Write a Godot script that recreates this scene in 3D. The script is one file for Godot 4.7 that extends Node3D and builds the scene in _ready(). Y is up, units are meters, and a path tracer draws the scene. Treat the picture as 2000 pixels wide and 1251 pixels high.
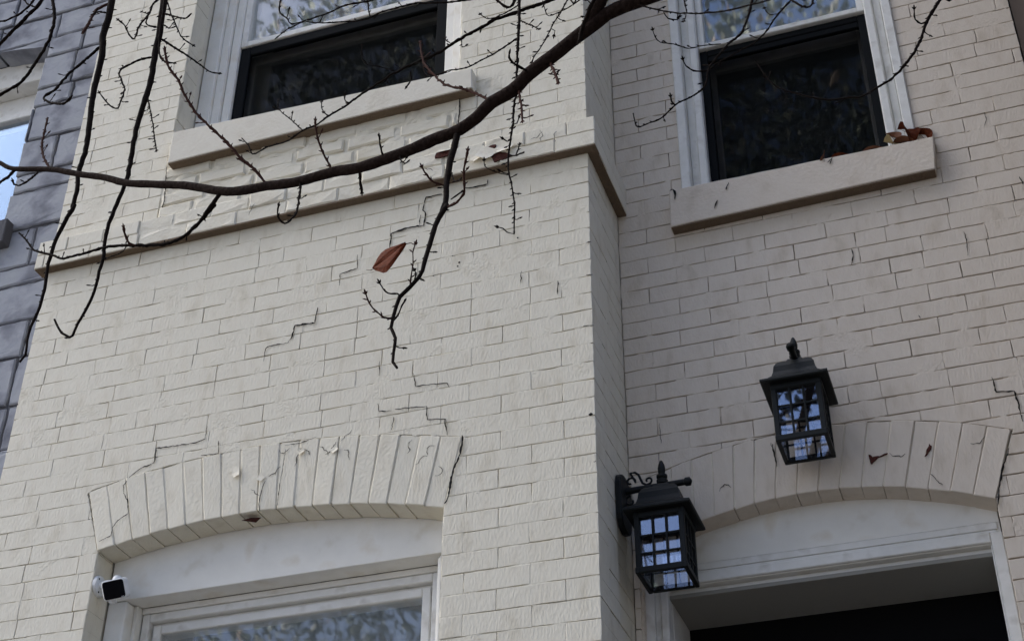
extends Node3D
# A painted brick row house seen from the pavement below: bay on the left, recessed door bay on the right, bare street tree in front.

const CO := 0.0677          # height of one brick course
const LY := 5.108           # underside of the ledge round the bay
const D := 0.387            # how far the bay stands out of the wall
const RO := -0.0818         # course offset of the recessed wall

const SUN_E := 1.6
const SUN_DIR := Vector3(0.75, -0.64, 0.5)
const SKY_E := 0.5
const EXPOSURE := 7.2
const GLOW := 1.0
const GLOW_R := 76.0
const BROWN_OUT := 0.55
var SKY_TOP := Color(0.41, 0.56, 0.85)
var SKY_LOW := Color(0.78, 0.83, 0.90)
var PAINT := Color(0.735, 0.685, 0.56).linear_to_srgb()
var EVERGREEN := [[Vector3(4.4, 4.2, 5.0), 1.7], [Vector3(4.2, 6.2, 5.0), 2.0], [Vector3(3.4, 8.2, 5.4), 2.0], [Vector3(5.6, 6.6, 4.6), 1.8], [Vector3(4.2, 10.0, 5.6), 1.9], [Vector3(2.4, 10.2, 6.0), 1.7], [Vector3(5.2, 8.6, 5.2), 1.8]]
var TREE_A := [[Vector3(-3.1, 11.8, -1.6), 2.2], [Vector3(-0.5, 12.4, -2.8), 2.0], [Vector3(2.9, 12.2, -1.6), 2.2], [Vector3(-4.7, 9.3, 0.2), 1.7], [Vector3(-1.7, 14.0, -1.2), 2.6], [Vector3(1.5, 13.2, 0.4), 2.2], [Vector3(0.9, 14.0, -2.2), 2.2], [Vector3(0.5, 11.6, 0.5), 1.6], [Vector3(-5.6, 12.5, -1.0), 2.2], [Vector3(-3.8, 14.8, -1.9), 2.4], [Vector3(-3.0, 10.6, 0.6), 1.5]]
var TREE_B := [[Vector3(-2.6, 11.4, -1.4), 2.2], [Vector3(0, 11.0, -2.4), 2.2], [Vector3(2.6, 10.6, -1.4), 2.2], [Vector3(-2.2, 8.0, 0.2), 2.0], [Vector3(0.6, 7.2, -0.6), 2.2], [Vector3(3.0, 7.6, 0.4), 2.2], [Vector3(0, 13.2, 0), 2.4], [Vector3(-0.5, 5.2, 0.6), 1.8]]
var PAINT_WARM := Color(0.69, 0.61, 0.51).linear_to_srgb()

var rng := RandomNumberGenerator.new()
var names := {}
var pieces: Array = []
var cam: Camera3D
var tree: Node3D
var twig_noise := FastNoiseLite.new()
var M := {}

# ---------------------------------------------------------------- helpers
func numbered(called: String) -> String:
	var k: int = names.get(called, 0)
	names[called] = k + 1
	return called if k == 0 else "%s_%03d" % [called, k]

func tag(o: Node3D, label: String, category := "", group := "", kind := "") -> Node3D:
	if label: o.set_meta("label", label)
	if category: o.set_meta("category", category)
	if group: o.set_meta("group", group)
	if kind: o.set_meta("kind", kind)
	return o

func thing(called: String, label: String, category: String, at := Vector3.ZERO, turn := 0.0, group := "") -> Node3D:
	var o := Node3D.new()
	o.name = numbered(called)
	add_child(o)
	o.position = at
	o.rotation.y = turn
	tag(o, label, category, group)
	return o

func put(called: String, mesh: Mesh, mat: Material, parent: Node3D) -> MeshInstance3D:
	var o := MeshInstance3D.new()
	o.name = called
	o.mesh = mesh
	o.material_override = mat
	parent.add_child(o, true)
	return o

func part(called: String, parent: Node3D) -> Node3D:
	var o := Node3D.new()
	o.name = called
	parent.add_child(o, true)
	return o

func begin() -> SurfaceTool:
	var st := SurfaceTool.new()
	st.begin(Mesh.PRIMITIVE_TRIANGLES)
	return st

func obj(called: String, st: SurfaceTool, mat: Material, parent: Node3D) -> MeshInstance3D:
	return put(called, st.commit(), mat, parent)

func tri_out(a: Vector3, b: Vector3, c: Vector3, mid: Vector3, to: PackedVector3Array) -> void:
	if (b - a).cross(c - a).dot((a + b + c) / 3.0 - mid) > 0.0:
		to.append(a); to.append(c); to.append(b)
	else:
		to.append(a); to.append(b); to.append(c)

func flush(st: SurfaceTool, t: PackedVector3Array) -> void:
	for p in t:
		st.add_vertex(p)

# a box with chamfered edges between two corners
func bar(st: SurfaceTool, a: Vector3, b: Vector3, bev := 0.002) -> void:
	var lo := Vector3(minf(a.x, b.x), minf(a.y, b.y), minf(a.z, b.z))
	var hi := Vector3(maxf(a.x, b.x), maxf(a.y, b.y), maxf(a.z, b.z))
	var mid := (lo + hi) / 2.0
	var h := (hi - lo) / 2.0
	bev = minf(bev, minf(h.x, minf(h.y, h.z)) * 0.45)
	var t := PackedVector3Array()
	var q := func(sx: int, sy: int, sz: int, ax: int) -> Vector3:
		var p := Vector3(sx * h.x, sy * h.y, sz * h.z)
		for i in 3:
			if i != ax:
				p[i] -= signf(p[i]) * bev
		return mid + p
	for ax in 3:
		var i := (ax + 1) % 3
		var j := (ax + 2) % 3
		for s in [-1, 1]:
			var c: Array = []
			for e in [[-1, -1], [1, -1], [1, 1], [-1, 1]]:
				var g := [0, 0, 0]
				g[ax] = s; g[i] = e[0]; g[j] = e[1]
				c.append(q.call(g[0], g[1], g[2], ax))
			tri_out(c[0], c[1], c[2], mid, t)
			tri_out(c[0], c[2], c[3], mid, t)
		# the edges that run along this axis
		for si in [-1, 1]:
			for sj in [-1, 1]:
				var g := [0, 0, 0]
				g[i] = si; g[j] = sj
				g[ax] = -1
				var p0: Vector3 = q.call(g[0], g[1], g[2], i)
				var p1: Vector3 = q.call(g[0], g[1], g[2], j)
				g[ax] = 1
				var p2: Vector3 = q.call(g[0], g[1], g[2], j)
				var p3: Vector3 = q.call(g[0], g[1], g[2], i)
				tri_out(p0, p1, p2, mid, t)
				tri_out(p0, p2, p3, mid, t)
	for sx in [-1, 1]:
		for sy in [-1, 1]:
			for sz in [-1, 1]:
				tri_out(q.call(sx, sy, sz, 0), q.call(sx, sy, sz, 1), q.call(sx, sy, sz, 2), mid, t)
	flush(st, t)

# ---------------------------------------------------------------- flat pieces with thickness (bricks, stones, boards)
func rough(poly: PackedVector2Array, step: float, amp: float) -> PackedVector2Array:
	var out := PackedVector2Array()
	for i in poly.size():
		var a := poly[i]
		var b := poly[(i + 1) % poly.size()]
		var n := maxi(1, int(round(a.distance_to(b) / step)))
		for k in n:
			var p := a.lerp(b, float(k) / n)
			out.append(p + Vector2(rng.randf_range(-amp, amp), rng.randf_range(-amp, amp)))
	return out

func inset(poly: PackedVector2Array, d: float) -> PackedVector2Array:
	var out := PackedVector2Array()
	var s := -1.0 if Geometry2D.is_polygon_clockwise(poly) else 1.0
	var n := poly.size()
	for i in n:
		var e0 := (poly[i] - poly[(i + n - 1) % n]).normalized()
		var e1 := (poly[(i + 1) % n] - poly[i]).normalized()
		var m := (Vector2(-e0.y, e0.x) + Vector2(-e1.y, e1.x)) * s
		var l := m.length()
		if l < 0.3:
			out.append(poly[i])
			continue
		m /= l
		var k := clampf(m.dot(Vector2(-e1.y, e1.x) * s), 0.5, 1.0)
		out.append(poly[i] - m * d / k * (1.0 if Geometry2D.is_polygon_clockwise(PackedVector2Array([Vector2(0, 0), Vector2(1, 0), Vector2(1, 1)])) else -1.0))
	return out

func prism(poly: PackedVector2Array, o: Vector3, u: Vector3, v: Vector3, n: Vector3, front: float, depth: float, bev: float, tilt := Vector2.ZERO, wave := 0.0) -> PackedVector3Array:
	var t := PackedVector3Array()
	var c := Vector2.ZERO
	for p in poly:
		c += p
	c /= poly.size()
	var ins := inset(poly, bev)
	var cap := Geometry2D.triangulate_polygon(ins)
	if cap.is_empty():
		ins = poly
		cap = Geometry2D.triangulate_polygon(ins)
	if cap.is_empty():
		return t
	var mid := o + u * c.x + v * c.y + n * (front - depth / 2.0)
	var F: Array = []
	var E: Array = []
	var B: Array = []
	for i in poly.size():
		var f := front + tilt.dot(poly[i] - c) + rng.randf_range(-wave, wave)
		F.append(o + u * ins[i].x + v * ins[i].y + n * f)
		E.append(o + u * poly[i].x + v * poly[i].y + n * (f - bev * 0.8))
		B.append(o + u * poly[i].x + v * poly[i].y + n * (front - depth))
	for k in range(0, cap.size(), 3):
		tri_out(F[cap[k]], F[cap[k + 1]], F[cap[k + 2]], mid, t)
	for i in poly.size():
		var j := (i + 1) % poly.size()
		tri_out(F[i], F[j], E[j], mid, t)
		tri_out(F[i], E[j], E[i], mid, t)
		tri_out(E[i], E[j], B[j], mid, t)
		tri_out(E[i], B[j], B[i], mid, t)
	return t

func in_view(p: Vector3) -> Vector3:
	var q := cam.transform.affine_inverse() * p
	if q.z > -0.1:
		return Vector3(0, 0, 1e9)
	var k := 320.0 / tan(deg_to_rad(cam.fov / 2.0)) / -q.z
	return Vector3(512 + q.x * k, 320 - q.y * k, -q.z)

# remembers a countable piece; the ones that show largest become nodes of their own later on
func piece(parent: Node3D, called: String, mat: Material, t: PackedVector3Array, face: float, n: Vector3) -> void:
	if t.is_empty():
		return
	var c := Vector3.ZERO
	for p in t:
		c += p
	c /= t.size()
	var s := in_view(c)
	var area := 0.0
	if s.z < 1e8 and s.x > -25 and s.x < 1049 and s.y > -15 and s.y < 655:
		area = face * absf(n.dot((cam.position - c).normalized())) / (s.z * s.z)
	pieces.append({"parent": parent, "called": called, "mat": mat, "t": t, "area": area})

func place_pieces(called: String, most: int, rest: String) -> void:
	var mine: Array = pieces.filter(func(p): return p.called == called)
	mine.sort_custom(func(a, b): return a.area > b.area)
	var others := {}
	for i in mine.size():
		var p: Dictionary = mine[i]
		if i < most and p.area > 0.0:
			var st := begin()
			flush(st, p.t)
			obj(called, st, p.mat, p.parent)
		else:
			if not others.has(p.parent):
				others[p.parent] = {}
			if not others[p.parent].has(p.mat):
				others[p.parent][p.mat] = PackedVector3Array()
			others[p.parent][p.mat].append_array(p.t)
	for parent in others:
		for mat in others[parent]:
			var st := begin()
			flush(st, others[parent][mat])
			tag(obj(rest, st, mat, parent), "", "", "", "stuff")

# clips a rectangle against the openings and remembers what is left as bricks
func brick(parent: Node3D, called: String, mat: Material, rect: PackedVector2Array, holes: Array, o: Vector3, u: Vector3, n: Vector3, front: float, depth: float, bev := 0.0014, amp := 0.0010, wave := 0.0003) -> void:
	var left: Array = [rect]
	for h in holes:
		var next: Array = []
		for p in left:
			for c in Geometry2D.clip_polygons(p, h):
				next.append(c)
		left = next
	for p in left:
		var a := 0.0
		for i in p.size():
			a += p[i].cross(p[(i + 1) % p.size()])
		a = absf(a) / 2.0
		if a < 0.00008:
			continue
		var r := rough(p, 0.036, amp)
		var tilt := Vector2(rng.randf_range(-0.0025, 0.0025), rng.randf_range(-0.006, 0.006))
		piece(parent, called, mat, prism(r, o, u, Vector3.UP, n, front + rng.randf_range(0.0, 0.0010), depth, bev, tilt, wave), a, n)

func rect(a: float, b: float, c: float, d: float) -> PackedVector2Array:
	return PackedVector2Array([Vector2(a, c), Vector2(b, c), Vector2(b, d), Vector2(a, d)])

# one course in running bond; s is the direction in which it runs from its first end
func course(from: float, to: float, first: float, unit := 0.213) -> Array:
	var s := signf(to - from)
	var out: Array = []
	var x := from
	var l := first
	while (to - x) * s > 0.012:
		var e := x + s * l
		if (to - e) * s < 0.03:
			e = to
		else:
			e += rng.randf_range(-0.005, 0.005)
		out.append([minf(x, e), maxf(x, e)])
		x = e
		l = unit
		if rng.randf() < 0.05:
			l = unit * 0.5
	return out

# paint-filled mortar behind the bricks: a sheet whose depth wanders, so that some joints are filled flush and some stay open
func mortar(parent: Node3D, mat: Material, o: Vector3, u: Vector3, n: Vector3, u0: float, u1: float, v0: float, v1: float, holes: Array, lo: float, hi: float, seed_: int, bias := 0.62) -> void:
	var noise := FastNoiseLite.new()
	noise.seed = seed_
	noise.frequency = 5.5
	noise.fractal_octaves = 4
	noise.fractal_gain = 0.6
	var st := begin()
	var du := 0.013
	var nu := int((u1 - u0) / du)
	var nv := int((v1 - v0) / du)
	for i in nu:
		for j in nv:
			var a := Vector2(u0 + i * du, v0 + j * du)
			var mid := a + Vector2(du, du) / 2.0
			var skip := false
			for h in holes:
				if Geometry2D.is_point_in_polygon(mid, h):
					skip = true
			if skip:
				continue
			var q: Array = []
			for e in [Vector2(0, 0), Vector2(du, 0), Vector2(du, du), Vector2(0, du)]:
				var p: Vector2 = a + e
				var d := clampf(noise.get_noise_2d(p.x, p.y) * 1.7 + bias, 0.0, 1.0)
				q.append(o + u * p.x + Vector3.UP * p.y + n * lerpf(lo, hi, d))
			for k in [0, 2, 1, 0, 3, 2]:
				st.add_vertex(q[k])
	obj("mortar", st, mat, parent)

func arc(cx: float, cy: float, r: float, a0: float, a1: float, k: int) -> PackedVector2Array:
	var out := PackedVector2Array()
	for i in k + 1:
		var a := lerpf(a0, a1, float(i) / k)
		out.append(Vector2(cx + sin(a) * r, cy + cos(a) * r))
	return out

func slab(st: SurfaceTool, poly: PackedVector2Array, z0: float, z1: float, bev := 0.001) -> void:
	flush(st, prism(poly, Vector3.ZERO, Vector3.RIGHT, Vector3.UP, Vector3.BACK, maxf(z0, z1), absf(z1 - z0), bev))

# a solid whose outline changes along the way: rings of equal size joined, with smooth normals
func tube(st: SurfaceTool, pts: Array, radii: Array, sides: int, caps := true) -> void:
	var n := pts.size()
	var rings: Array = []
	var norms: Array = []
	var side := Vector3.ZERO
	for i in n:
		var t: Vector3 = (pts[mini(i + 1, n - 1)] - pts[maxi(i - 1, 0)]).normalized()
		if side == Vector3.ZERO:
			side = t.cross(Vector3.UP if absf(t.y) < 0.9 else Vector3.RIGHT).normalized()
		side = (side - t * side.dot(t)).normalized()
		var up := t.cross(side)
		var ring: Array = []
		var nr: Array = []
		for k in sides:
			var a := TAU * k / sides
			var d := side * cos(a) + up * sin(a)
			ring.append(pts[i] + d * radii[i])
			nr.append(d)
		rings.append(ring)
		norms.append(nr)
	for i in n - 1:
		for k in sides:
			var j := (k + 1) % sides
			for e in [[i, k], [i + 1, k], [i + 1, j], [i, k], [i + 1, j], [i, j]]:
				st.set_normal(norms[e[0]][e[1]])
				st.add_vertex(rings[e[0]][e[1]])
	if caps:
		for e in [0, n - 1]:
			var t: Vector3 = (pts[1] - pts[0]).normalized() * -1.0 if e == 0 else (pts[n - 1] - pts[n - 2]).normalized()
			for k in range(1, sides - 1):
				for q in ([0, k, k + 1] if e == 0 else [0, k + 1, k]):
					st.set_normal(t)
					st.add_vertex(rings[e][q])

func lathe(st: SurfaceTool, o: Vector3, prof: Array, sides: int, turn := 0.0, square := false) -> void:
	var pts: Array = []
	var t := PackedVector3Array()
	for p in prof:
		var ring: Array = []
		for k in sides:
			var a := TAU * k / sides + turn
			var r: float = p[0] * (1.41421 if square else 1.0)
			ring.append(o + Vector3(cos(a) * r, p[1], sin(a) * r))
		pts.append(ring)
	for i in prof.size() - 1:
		var mid := o + Vector3(0, (prof[i][1] + prof[i + 1][1]) / 2.0, 0)
		for k in sides:
			var j := (k + 1) % sides
			tri_out(pts[i][k], pts[i][j], pts[i + 1][j], mid, t)
			tri_out(pts[i][k], pts[i + 1][j], pts[i + 1][k], mid, t)
	for e in [0, prof.size() - 1]:
		var c: Vector3 = o + Vector3(0, prof[e][1], 0)
		var inside := o + Vector3(0, (prof[0][1] + prof[-1][1]) / 2.0, 0)
		if prof[e][0] > 0.0005:
			for k in sides:
				tri_out(c, pts[e][k], pts[e][(k + 1) % sides], inside, t)
	flush(st, t)

# ---------------------------------------------------------------- materials
func noise_tex(freq: float, octaves: int, seed_: int, ramp: Array, size := 512, kind := FastNoiseLite.TYPE_SIMPLEX_SMOOTH) -> NoiseTexture2D:
	var n := FastNoiseLite.new()
	n.noise_type = kind
	n.seed = seed_
	n.frequency = freq
	n.fractal_octaves = octaves
	var t := NoiseTexture2D.new()
	t.width = size
	t.height = size
	t.seamless = true
	t.noise = n
	if ramp.size():
		var g := Gradient.new()
		g.offsets = PackedFloat32Array(ramp.map(func(r): return r[0]))
		g.colors = PackedColorArray(ramp.map(func(r): return r[1]))
		t.color_ramp = g
	return t

func lin(r: float, g: float, b: float) -> Color:
	return Color(r, g, b).linear_to_srgb()

func mat(c: Color, rough_ := 0.7, bump: Texture2D = null, depth := 0.0, scale := 1.0, tint: Texture2D = null, tint_scale := 0.0) -> StandardMaterial3D:
	var m := StandardMaterial3D.new()
	m.albedo_color = c
	m.roughness = rough_
	m.cull_mode = BaseMaterial3D.CULL_DISABLED
	m.metallic_specular = 0.35
	if bump or tint:
		m.uv1_triplanar = true
		m.uv1_world_triplanar = true
		m.uv1_scale = Vector3.ONE * scale
	if bump:
		m.heightmap_enabled = true
		m.heightmap_texture = bump
		m.heightmap_scale = depth
	if tint:
		m.albedo_texture = tint
	return m

func glass(alpha := 0.06) -> StandardMaterial3D:
	var m := StandardMaterial3D.new()
	m.transparency = BaseMaterial3D.TRANSPARENCY_ALPHA
	m.albedo_color = Color(0.9, 0.95, 0.95, alpha)
	m.roughness = 0.02
	m.metallic_specular = 0.8
	m.heightmap_enabled = true
	m.heightmap_texture = noise_tex(0.012, 2, 71, [], 256)
	m.heightmap_scale = 0.012
	m.uv1_triplanar = true
	m.uv1_world_triplanar = true
	m.uv1_scale = Vector3.ONE * 1.6
	return m

func make_materials() -> void:
	var paint_bump := noise_tex(0.05, 5, 3, [], 1024)
	var fine := noise_tex(0.06, 4, 5, [], 512)
	var blot := noise_tex(0.006, 5, 8, [[0.0, Color(0.92, 0.91, 0.89)], [0.3, Color(0.985, 0.98, 0.975)], [0.6, Color(1, 1, 1)], [1.0, Color(0.965, 0.96, 0.955)]], 1024)
	M.paint = mat(PAINT, 0.6, paint_bump, 0.09, 1.3, blot)
	M.paint.uv1_scale = Vector3(1.9, 0.7, 1.9)
	M.paint_warm = mat(PAINT_WARM, 0.6, paint_bump, 0.09, 1.3, blot)
	M.paint_warm.uv1_scale = Vector3(1.9, 0.7, 1.9)
	M.mortar_warm = mat(PAINT_WARM, 0.75, fine, 0.15, 2.5, blot)
	M.sill_warm = mat(PAINT_WARM, 0.7, paint_bump, 0.12, 1.0, blot)
	M.paint_rough = mat(PAINT, 0.62, paint_bump, 0.11, 1.0, blot)
	M.mortar = mat(PAINT, 0.75, fine, 0.15, 2.5, blot)
	M.sill = mat(lin(0.70, 0.655, 0.55), 0.7, paint_bump, 0.08, 1.0, blot)
	M.white = mat(lin(0.80, 0.785, 0.74), 0.45, fine, 0.04, 1.5, noise_tex(0.01, 4, 21, [[0.0, Color(0.86, 0.85, 0.83)], [0.4, Color(1, 1, 1)], [1.0, Color(0.95, 0.95, 0.94)]]))
	M.trim = mat(lin(0.82, 0.80, 0.74), 0.5, fine, 0.06, 1.2, noise_tex(0.008, 5, 25, [[0.0, Color(0.95, 0.93, 0.90)], [0.35, Color(1, 1, 1)], [0.75, Color(0.98, 0.98, 0.98)], [1.0, Color(0.93, 0.92, 0.9)]]))
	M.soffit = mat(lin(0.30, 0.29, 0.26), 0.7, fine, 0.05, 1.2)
	M.dark_frame = mat(lin(0.01, 0.011, 0.012), 0.6)
	M.dark_frame.metallic_specular = 0.12
	M.crack = mat(lin(0.010, 0.009, 0.008), 0.95)
	M.red_brick = mat(lin(0.10, 0.032, 0.022), 0.9, fine, 0.15, 3.0, noise_tex(0.03, 4, 31, [[0.0, Color(0.6, 0.5, 0.5)], [1.0, Color(1, 1, 1)]]))
	M.iron = mat(lin(0.010, 0.0115, 0.0115), 0.5, fine, 0.03, 4.0)
	M.iron.metallic_specular = 0.3
	M.stone = mat(lin(0.35, 0.365, 0.385), 0.85, paint_bump, 0.16, 0.5, noise_tex(0.008, 6, 41, [[0.0, Color(0.62, 0.62, 0.66)], [0.5, Color(0.95, 0.95, 0.97)], [1.0, Color(1, 1, 1)]], 1024))
	M.stone_joint = mat(lin(0.10, 0.10, 0.11), 0.95, fine, 0.3, 2.0)
	M.bark = mat(lin(0.028, 0.020, 0.017), 0.85, noise_tex(0.03, 5, 51, []), 0.35, 5.0, noise_tex(0.02, 5, 52, [[0.0, Color(0.55, 0.5, 0.48)], [0.6, Color(0.95, 0.9, 0.88)], [1.0, Color(1, 1, 1)]]))
	M.twig = mat(lin(0.017, 0.013, 0.011), 0.8, noise_tex(0.03, 4, 53, []), 0.15, 6.0, noise_tex(0.02, 4, 54, [[0.0, Color(0.6, 0.5, 0.45)], [1.0, Color(1, 1, 1)]]))
	M.red_twig = mat(lin(0.045, 0.020, 0.015), 0.75, noise_tex(0.03, 4, 55, []), 0.15, 6.0)
	M.brown_wall = mat(lin(0.030, 0.020, 0.017), 0.8, fine, 0.1, 1.0)
	M.pavement = mat(lin(0.085, 0.08, 0.075), 0.9, fine, 0.2, 0.5)
	M.asphalt = mat(lin(0.04, 0.04, 0.042), 0.9, fine, 0.3, 0.7)
	M.room = mat(lin(0.05, 0.045, 0.04), 0.9)
	M.door = mat(lin(0.007, 0.007, 0.0075), 0.6)
	M.door.metallic_specular = 0.12
	M.plastic = mat(lin(0.78, 0.78, 0.76), 0.35)
	M.black_plastic = mat(lin(0.008, 0.008, 0.009), 0.18)
	M.black_plastic.metallic_specular = 0.12
	for k in ['bark', 'twig', 'red_twig']:
		M[k].metallic_specular = 0.15
	M.grey_mark = mat(lin(0.45, 0.45, 0.46), 0.4)
	M.glass = glass()
	var orm := Image.create(4, 4, false, Image.FORMAT_RGB8)
	orm.fill(Color(1.0, 0.02, 1.0))
	var coated := ORMMaterial3D.new()   # half-silvered lantern glass
	coated.albedo_color = Color(0.92, 0.95, 1.0, 0.18)
	coated.transparency = BaseMaterial3D.TRANSPARENCY_ALPHA
	coated.orm_texture = ImageTexture.create_from_image(orm)
	M.lamp_glass = coated
	var sun_glass: ORMMaterial3D = coated.duplicate()   # the neighbour's sun-control glazing
	sun_glass.albedo_color = Color(0.80, 0.90, 1.0, 0.26)
	M.sky_glass = sun_glass
	var mesh := StandardMaterial3D.new()
	mesh.transparency = BaseMaterial3D.TRANSPARENCY_ALPHA
	mesh.albedo_color = Color(0.004, 0.005, 0.006, 0.5)
	mesh.roughness = 0.95
	mesh.metallic_specular = 0.08
	M.screen = mesh
	var leaf := mat(lin(0.125, 0.030, 0.011), 0.6, noise_tex(0.03, 4, 61, []), 0.1, 6.0, noise_tex(0.02, 4, 62, [[0.0, Color(0.55, 0.5, 0.5)], [0.5, Color(0.9, 0.9, 0.9)], [1.0, Color(1, 1, 1)]]))
	leaf.metallic_specular = 0.12
	M.leaf = leaf
	M.underside = mat(lin(0.17, 0.125, 0.085), 0.95, fine, 0.3, 2.0)  # dark brown that paints in the shade below ledge and sills
	M.leaf_brown = mat(lin(0.15, 0.06, 0.03), 0.6, noise_tex(0.03, 4, 63, []), 0.1, 6.0)
	M.leaf_pale = mat(lin(0.30, 0.23, 0.11), 0.6, noise_tex(0.03, 4, 64, []), 0.1, 6.0)
	var crown := StandardMaterial3D.new()
	crown.vertex_color_use_as_albedo = true
	crown.roughness = 0.6
	crown.cull_mode = BaseMaterial3D.CULL_DISABLED
	crown.backlight_enabled = true
	crown.backlight = lin(0.12, 0.12, 0.03)
	M.crown = crown

# ---------------------------------------------------------------- the house
func crack(p: Array, w: float, z: float) -> void:
	var pts := PackedVector2Array()
	for i in range(0, p.size() - 3, 2):
		var a := Vector2(p[i], p[i + 1])
		var b := Vector2(p[i + 2], p[i + 3])
		var k := maxi(2, int(a.distance_to(b) / 0.009))
		for j in k:
			pts.append(a.lerp(b, float(j) / k) + Vector2(rng.randf_range(-1, 1), rng.randf_range(-1, 1)) * 0.0016)
	pts.append(Vector2(p[-2], p[-1]))
	var left := PackedVector2Array()
	var right := PackedVector2Array()
	var n := pts.size()
	for i in n:
		var t := (pts[mini(i + 1, n - 1)] - pts[maxi(i - 1, 0)]).normalized()
		var f := sqrt(sin(PI * (0.06 + 0.9 * i / (n - 1))))
		var h := w * 0.72 * f * rng.randf_range(0.3, 1.0)
		left.append(pts[i] + Vector2(-t.y, t.x) * h)
		right.append(pts[i] - Vector2(-t.y, t.x) * h)
	var st := begin()
	var zz := z + 0.0042
	for i in n - 1:
		for q in [left[i], right[i], right[i + 1], left[i], right[i + 1], left[i + 1]]:
			st.add_vertex(Vector3(q.x, q.y, zz))
	obj("crack", st, M.crack, cracks)

func patch(called: String, m: Material, poly: Array, z: float, parent: Node3D) -> void:
	var p := PackedVector2Array()
	for i in range(0, poly.size(), 2):
		p.append(Vector2(poly[i], poly[i + 1]))
	p = rough(p, 0.008, 0.0018)
	var st := begin()
	slab(st, p, z - 0.004, z, 0.0005)
	obj(called, st, m, parent)

# a flake of paint that lifts off the wall: hinged along one edge, curling out at the other
func flake(x: float, y: float, z: float, w: float, h: float, turn: float, lift: float, parent: Node3D) -> void:
	var st := begin()
	var k := 6
	var q: Array = []
	for i in k + 1:
		var row: Array = []
		for j in 4:
			var a := float(i) / k
			var s := (j / 3.0 - 0.5) * w * (1.0 - 0.35 * a) + rng.randf_range(-1, 1) * w * 0.05
			var l := a * h
			var out := 0.6 * lift * a * a + rng.randf_range(0, 0.001)
			var v := Vector2(s, -l * (1.0 - 0.25 * a)).rotated(turn)
			row.append(Vector3(x + v.x, y + v.y, z + out))
		q.append(row)
	for i in k:
		for j in 3:
			for e in [[0, 0], [0, 1], [1, 1], [0, 0], [1, 1], [1, 0]]:
				st.add_vertex(q[i + e[0]][j + e[1]])
	obj("paint_flake", st, M.paint, parent)

var cracks: Node3D

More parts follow.
